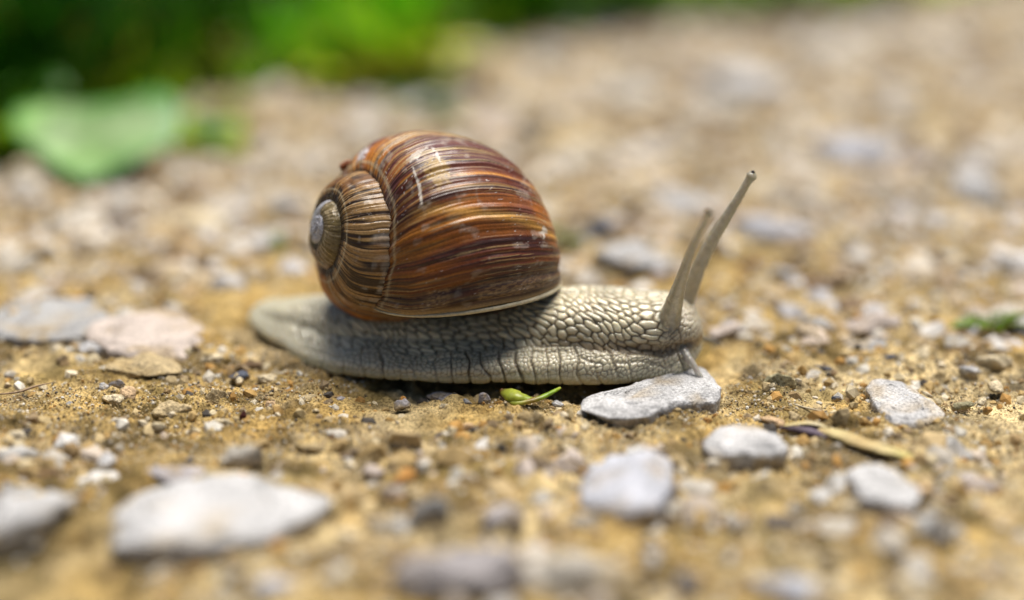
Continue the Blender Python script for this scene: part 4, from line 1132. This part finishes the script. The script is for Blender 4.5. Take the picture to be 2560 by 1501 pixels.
if ONLY != 'snail':
    # the pale leaf resting on the path at left, and its dark green neighbour
    def big_leaf(name, outline, z0, slope, c1, c2, edge, label, seed, cup, wave=.06, th=.035, et=.72):
        """A leaf blade on a sloping plane z = z0 + slope * (y - y of its lowest point), cupped, veined and of real thickness."""
        yb = max(outline, key=lambda q: q[1]); y0 = at_z(yb[0] * K, yb[1] * K, z0)[1]
        pts = []
        for a, b in outline:
            d = ray(a * K, b * K); t = (z0 + slope * (CAM[1] - y0) - CAM[2]) / (d[2] - slope * d[1]); pts.append(CAM + d * t)
        pts = np.array(pts); c0 = pts.mean(0)
        ring = catmull(np.concatenate([pts, pts[:1]]), 8)[:-1] - c0
        n, m = 16, len(ring)
        t = np.linspace(0.02, 1, n)[:, None, None]
        V = ring[None] * t
        R_ = np.linalg.norm(ring, axis=1).mean()
        x, y = V[..., 0] / R_, V[..., 1] / R_
        tt = t[..., 0] + 0 * x
        V = V + np.array([0, 0, 1.0]) * (cup * R_ * (tt ** 2) + wave * R_ * fbm(x * 1.1 + seed, y * 1.1, seed=seed, octv=2) * tt)[..., None]
        ax = x * .8 + y * .6; ay = -x * .6 + y * .8
        rib = gauss(ay, 0, .04) + .6 * sst(.88, .99, np.sin(ax * 11 - 6 * np.abs(ay)))
        c = mixc(np.array(c1) * (1 + .4 * fbm(x * 2 + seed, y * 2, seed=seed + 2, octv=3))[..., None], np.array(c2), .5 * np.clip(rib, 0, 1))
        c = mixc(c, np.array(edge), .9 * sst(et, et + .22, tt + .12 * fbm(x * 2, y * 2, seed=seed + 5, octv=2)))
        top = V.reshape(-1, 3); bot = top - np.array([0, 0, th])
        F1 = grid_faces(n, m, True); F2 = grid_faces(n, m, True, n * m)[:, ::-1]
        e = np.arange(m) + (n - 1) * m; e2 = np.roll(e, -1)
        Fs = np.stack([e, e2, e2 + n * m, e + n * m], -1)
        i_ = np.arange(m); i2 = np.roll(i_, -1); Fi = np.stack([i_, i_ + n * m, i2 + n * m, i2], -1)
        c = c.reshape(-1, 3)
        return tag(link(name, mesh_np(name, np.concatenate([top, bot]), np.concatenate([F1, F2, Fs, Fi]), np.concatenate([c, c])), MAT_LEAF, loc=c0), label, 'leaf')
    big_leaf('pale_leaf', [(22, 285), (70, 252), (150, 250), (225, 245), (300, 234), (385, 222), (436, 250), (446, 300), (412, 350), (340, 395), (265, 428), (205, 446), (150, 425), (90, 378), (32, 335)],
             .35, .40, [.22, .38, .11], [.42, .56, .25], [.05, .24, .008], 'broad pale green leaf catching the light on the sand at the left', 31, .0)
    big_leaf('dark_leaf', [(425, 275), (470, 268), (525, 288), (570, 280), (598, 290), (600, 345), (578, 368), (520, 355), (455, 350), (420, 345)],
             .25, .9, [.03, .19, .008], [.06, .25, .01], [.42, .50, .012], 'small dark green leaf with a yellow tip right of the broad pale leaf', 32, -.15, et=.5)

    # leafy weeds at the edge of the verge: each a plant with its own leaves
    def weed(px, py, n, L, W, c1, c2, label, seed, height=1.2, spread=1.0, name='leafy_weed', group=None):
        p = at_z(px * K, py * K, 0)
        rt = bpy.data.objects.new(name, None); COL.objects.link(rt); rt.empty_display_size = .01
        rt.location = np.array([p[0], p[1], float(ground_z(p[0], p[1], False))]) * CM
        tag(rt, label, 'plant', group)
        rr = np.random.RandomState(seed)
        ms = []
        for k in range(3):
            V, F, c = leaf_mesh(L, W, np.array(c1) * rr.uniform(.8, 1.2), c2, seed + k, .15, .25, .06, 12, 9, .03)
            me = mesh_np('leaf', V, F, c); me.materials.append(MAT_LEAF); ms.append(me)
        for k in range(n):
            a = k * 2.4 + rr.uniform(-.3, .3); h = height * rr.uniform(.15, 1.0); ro = spread * rr.uniform(.1, .6)
            o = link('leaf', ms[k % 3], None, rt)
            o.location = np.array([math.cos(a) * ro, math.sin(a) * ro, h]) * CM
            o.rotation_euler = (rr.uniform(-.4, .4), rr.uniform(-.7, .3), a)
            s = rr.uniform(.7, 1.2); o.scale = (s, s, s)
        sV, sF, sc_ = [], [], []; of = 0
        for k in range(5):
            a = k * 1.3
            V, F, c = tube_mesh([[0, 0, -.3], [math.cos(a) * spread * .2, math.sin(a) * spread * .2, height * .5], [math.cos(a) * spread * .45, math.sin(a) * spread * .45, height]], [.07, .05, .03], [c1, c1, c1], k=6, seed=k)
            sV.append(V); sF.append(F + of); sc_.append(c); of += len(V)
        link('stems', mesh_np('stems', np.concatenate(sV), np.concatenate(sF), np.concatenate(sc_)), MAT_GRASS, rt)
    Y1, Y2 = [.40, .44, .012], [.5, .46, .05]
    G1, G2 = [.045, .17, .012], [.16, .30, .03]
    B1, B2 = [.09, .27, .03], [.25, .42, .10]
    weed(905, 205, 26, 1.5, 1.1, Y1, Y2, 'low yellow green weed nearest the shell top, at the edge of the verge', 401, 1.1, 2.6)
    weed(1010, 190, 22, 1.4, 1.1, Y1, Y2, 'yellow green weed at the right end of the clump above the shell', 402, 1.3, 2.4)
    weed(1000, 228, 12, .9, .8, G1, G2, 'small dark green weed in front of the yellow green clump', 403, .6, 1.4)
    weed(640, 110, 24, 1.8, 1.5, B1, [.4, .6, .3], 'pale green broad leaved weed standing behind the yellow green ones', 404, 3.6, 2.4)
    weed(470, 190, 16, 1.3, .8, Y1, [.4, .36, .05], 'olive yellow weed above the right end of the pale leaf', 405, 1.6, 2.6)
    weed(1100, 60, 26, 2.0, 1.4, B1, B2, 'bright green weed in the middle of the top edge', 406, 3.2, 3.2)
    weed(140, 235, 18, 1.6, 1.0, G1, B2, 'deep green weed right behind the pale leaf', 407, 2.2, 2.4)
    weed(20, 330, 16, 1.5, .9, G1, B1, 'deep green weed at the left border beside the pale leaf', 408, 1.8, 2.0)
    weed(1470, 60, 18, 2.0, 1.2, G1, B2, 'dark green weed at the far side of the path, right of the middle', 409, 2.6, 3.0)
    weed(1900, 14, 26, 2.4, 1.2, [.17, .36, .01], Y2, 'vivid lime green weed at the top edge on the right', 410, 2.0, 4.5)
    weed(830, 60, 20, 1.8, 1.3, B1, B2, 'mid green weed between the pale weed and the top middle one', 411, 2.6, 3.0)
    weed(560, 300, 5, .7, .45, [.2, .26, .02], Y2, 'tiny yellowish sprout right of the small dark leaf', 412, .35, .5)
    weed(1075, 292, 7, .7, .4, G1, G2, 'tiny dark sprout behind the top of the shell', 413, .4, .6)
    weed(2440, 805, 8, .45, .25, [.12, .2, .01], [.2, .3, .02], 'tuft of green moss under the greenish white flat stone', 414, .15, .5, name='moss_tuft')
    weed(690, 620, 5, .4, .25, [.2, .28, .05], [.3, .36, .1], 'tiny faint green sprout just left of the shell', 415, .3, .3)
    weed(1400, 600, 3, .45, .3, [.16, .2, .02], [.25, .3, .05], 'tiny green sprout at the right side of the shell', 416, .2, .4)

    # grass behind: uncountable blades
    def grass(n, seed):
        r = np.random.RandomState(seed)
        x = r.uniform(-34, 44, n * 4); d = r.exponential(9.0, n * 4) ** 1.0
        y = np.interp(x, VX, VY) + d + .2
        ok = (y < 75) & (y > 6)
        clump = fbm(x / 3.5, y / 3.5, seed=seed + 1, octv=2)
        ok &= clump + .35 * r.rand(len(x)) > .05
        x, y, d, clump = [q[ok][:n] for q in (x, y, d, clump)]
        n = len(x)
        h = r.uniform(1.2, 4.5, n) * (.35 + .65 * sst(0, 6, d)) * (1 + .5 * clump)
        w = r.uniform(.14, .50, n)
        az = r.uniform(0, 6.28, n); lean = r.uniform(.1, .9, n)
        k = 5
        t = np.linspace(0, 1, k)[None, :]
        dx, dy = np.cos(az)[:, None], np.sin(az)[:, None]
        bx = x[:, None] + dx * lean[:, None] * h[:, None] * t ** 2; by = y[:, None] + dy * lean[:, None] * h[:, None] * t ** 2
        bz = h[:, None] * (t - .25 * lean[:, None] * t ** 2) - .1 + .5 * sst(0, 12, d)[:, None]
        ww = w[:, None] * (1 - t ** 1.6) * .5 + .004
        lft = np.stack([bx - dy * ww, by + dx * ww, bz], -1); rgt = np.stack([bx + dy * ww, by - dx * ww, bz], -1)
        mid = np.stack([bx + dx * ww * .3, by + dy * ww * .3, bz - ww * .3], -1)
        V = np.stack([lft, mid, rgt], 2).reshape(n, k * 3, 3)
        f = []
        for i in range(k - 1):
            for j in range(2):
                a = i * 3 + j; f.append([a, a + 1, a + 4, a + 3])
        f = np.array(f)
        F = (f[None] + (np.arange(n) * k * 3)[:, None, None]).reshape(-1, 4)
        cols = np.array([[.035, .20, .008], [.08, .32, .012], [.17, .40, .014], [.32, .44, .016], [.012, .07, .008]])
        # dark growth far left, lime towards the right
        kk = np.clip((x + 14) / 34 + .35 * fbm(x / 5, y / 5, seed=seed + 3, octv=2) + .15 * r.randn(n), 0, .999)
        order = np.array([4, 0, 1, 2, 3])
        c = cols[order[(kk * 5).astype(int)]] * r.uniform(.7, 1.25, (n, 1))
        edge = (sst(4, .5, d) * (r.rand(n) < .7))[:, None]
        c = c * (1 - edge) + np.array([.24, .38, .014]) * edge * r.uniform(.6, 1.2, (n, 1))
        c = c * (.28 + .45 * sst(2, 9, x)[:, None] + 1.15 * sst(-.6, .7, fbm(x / 2.2, y / 2.2, seed=seed + 7, octv=2))[:, None])
        brown = r.rand(n) < .05
        c[brown] = [.25, .18, .06]
        me = mesh_np('grass', V.reshape(-1, 3), F, np.repeat(c, k * 3, 0))
        tag(link('grass', me, MAT_GRASS), 'thick green grass along the far side of the path', 'grass', kind='stuff')
    grass(26000, 900)
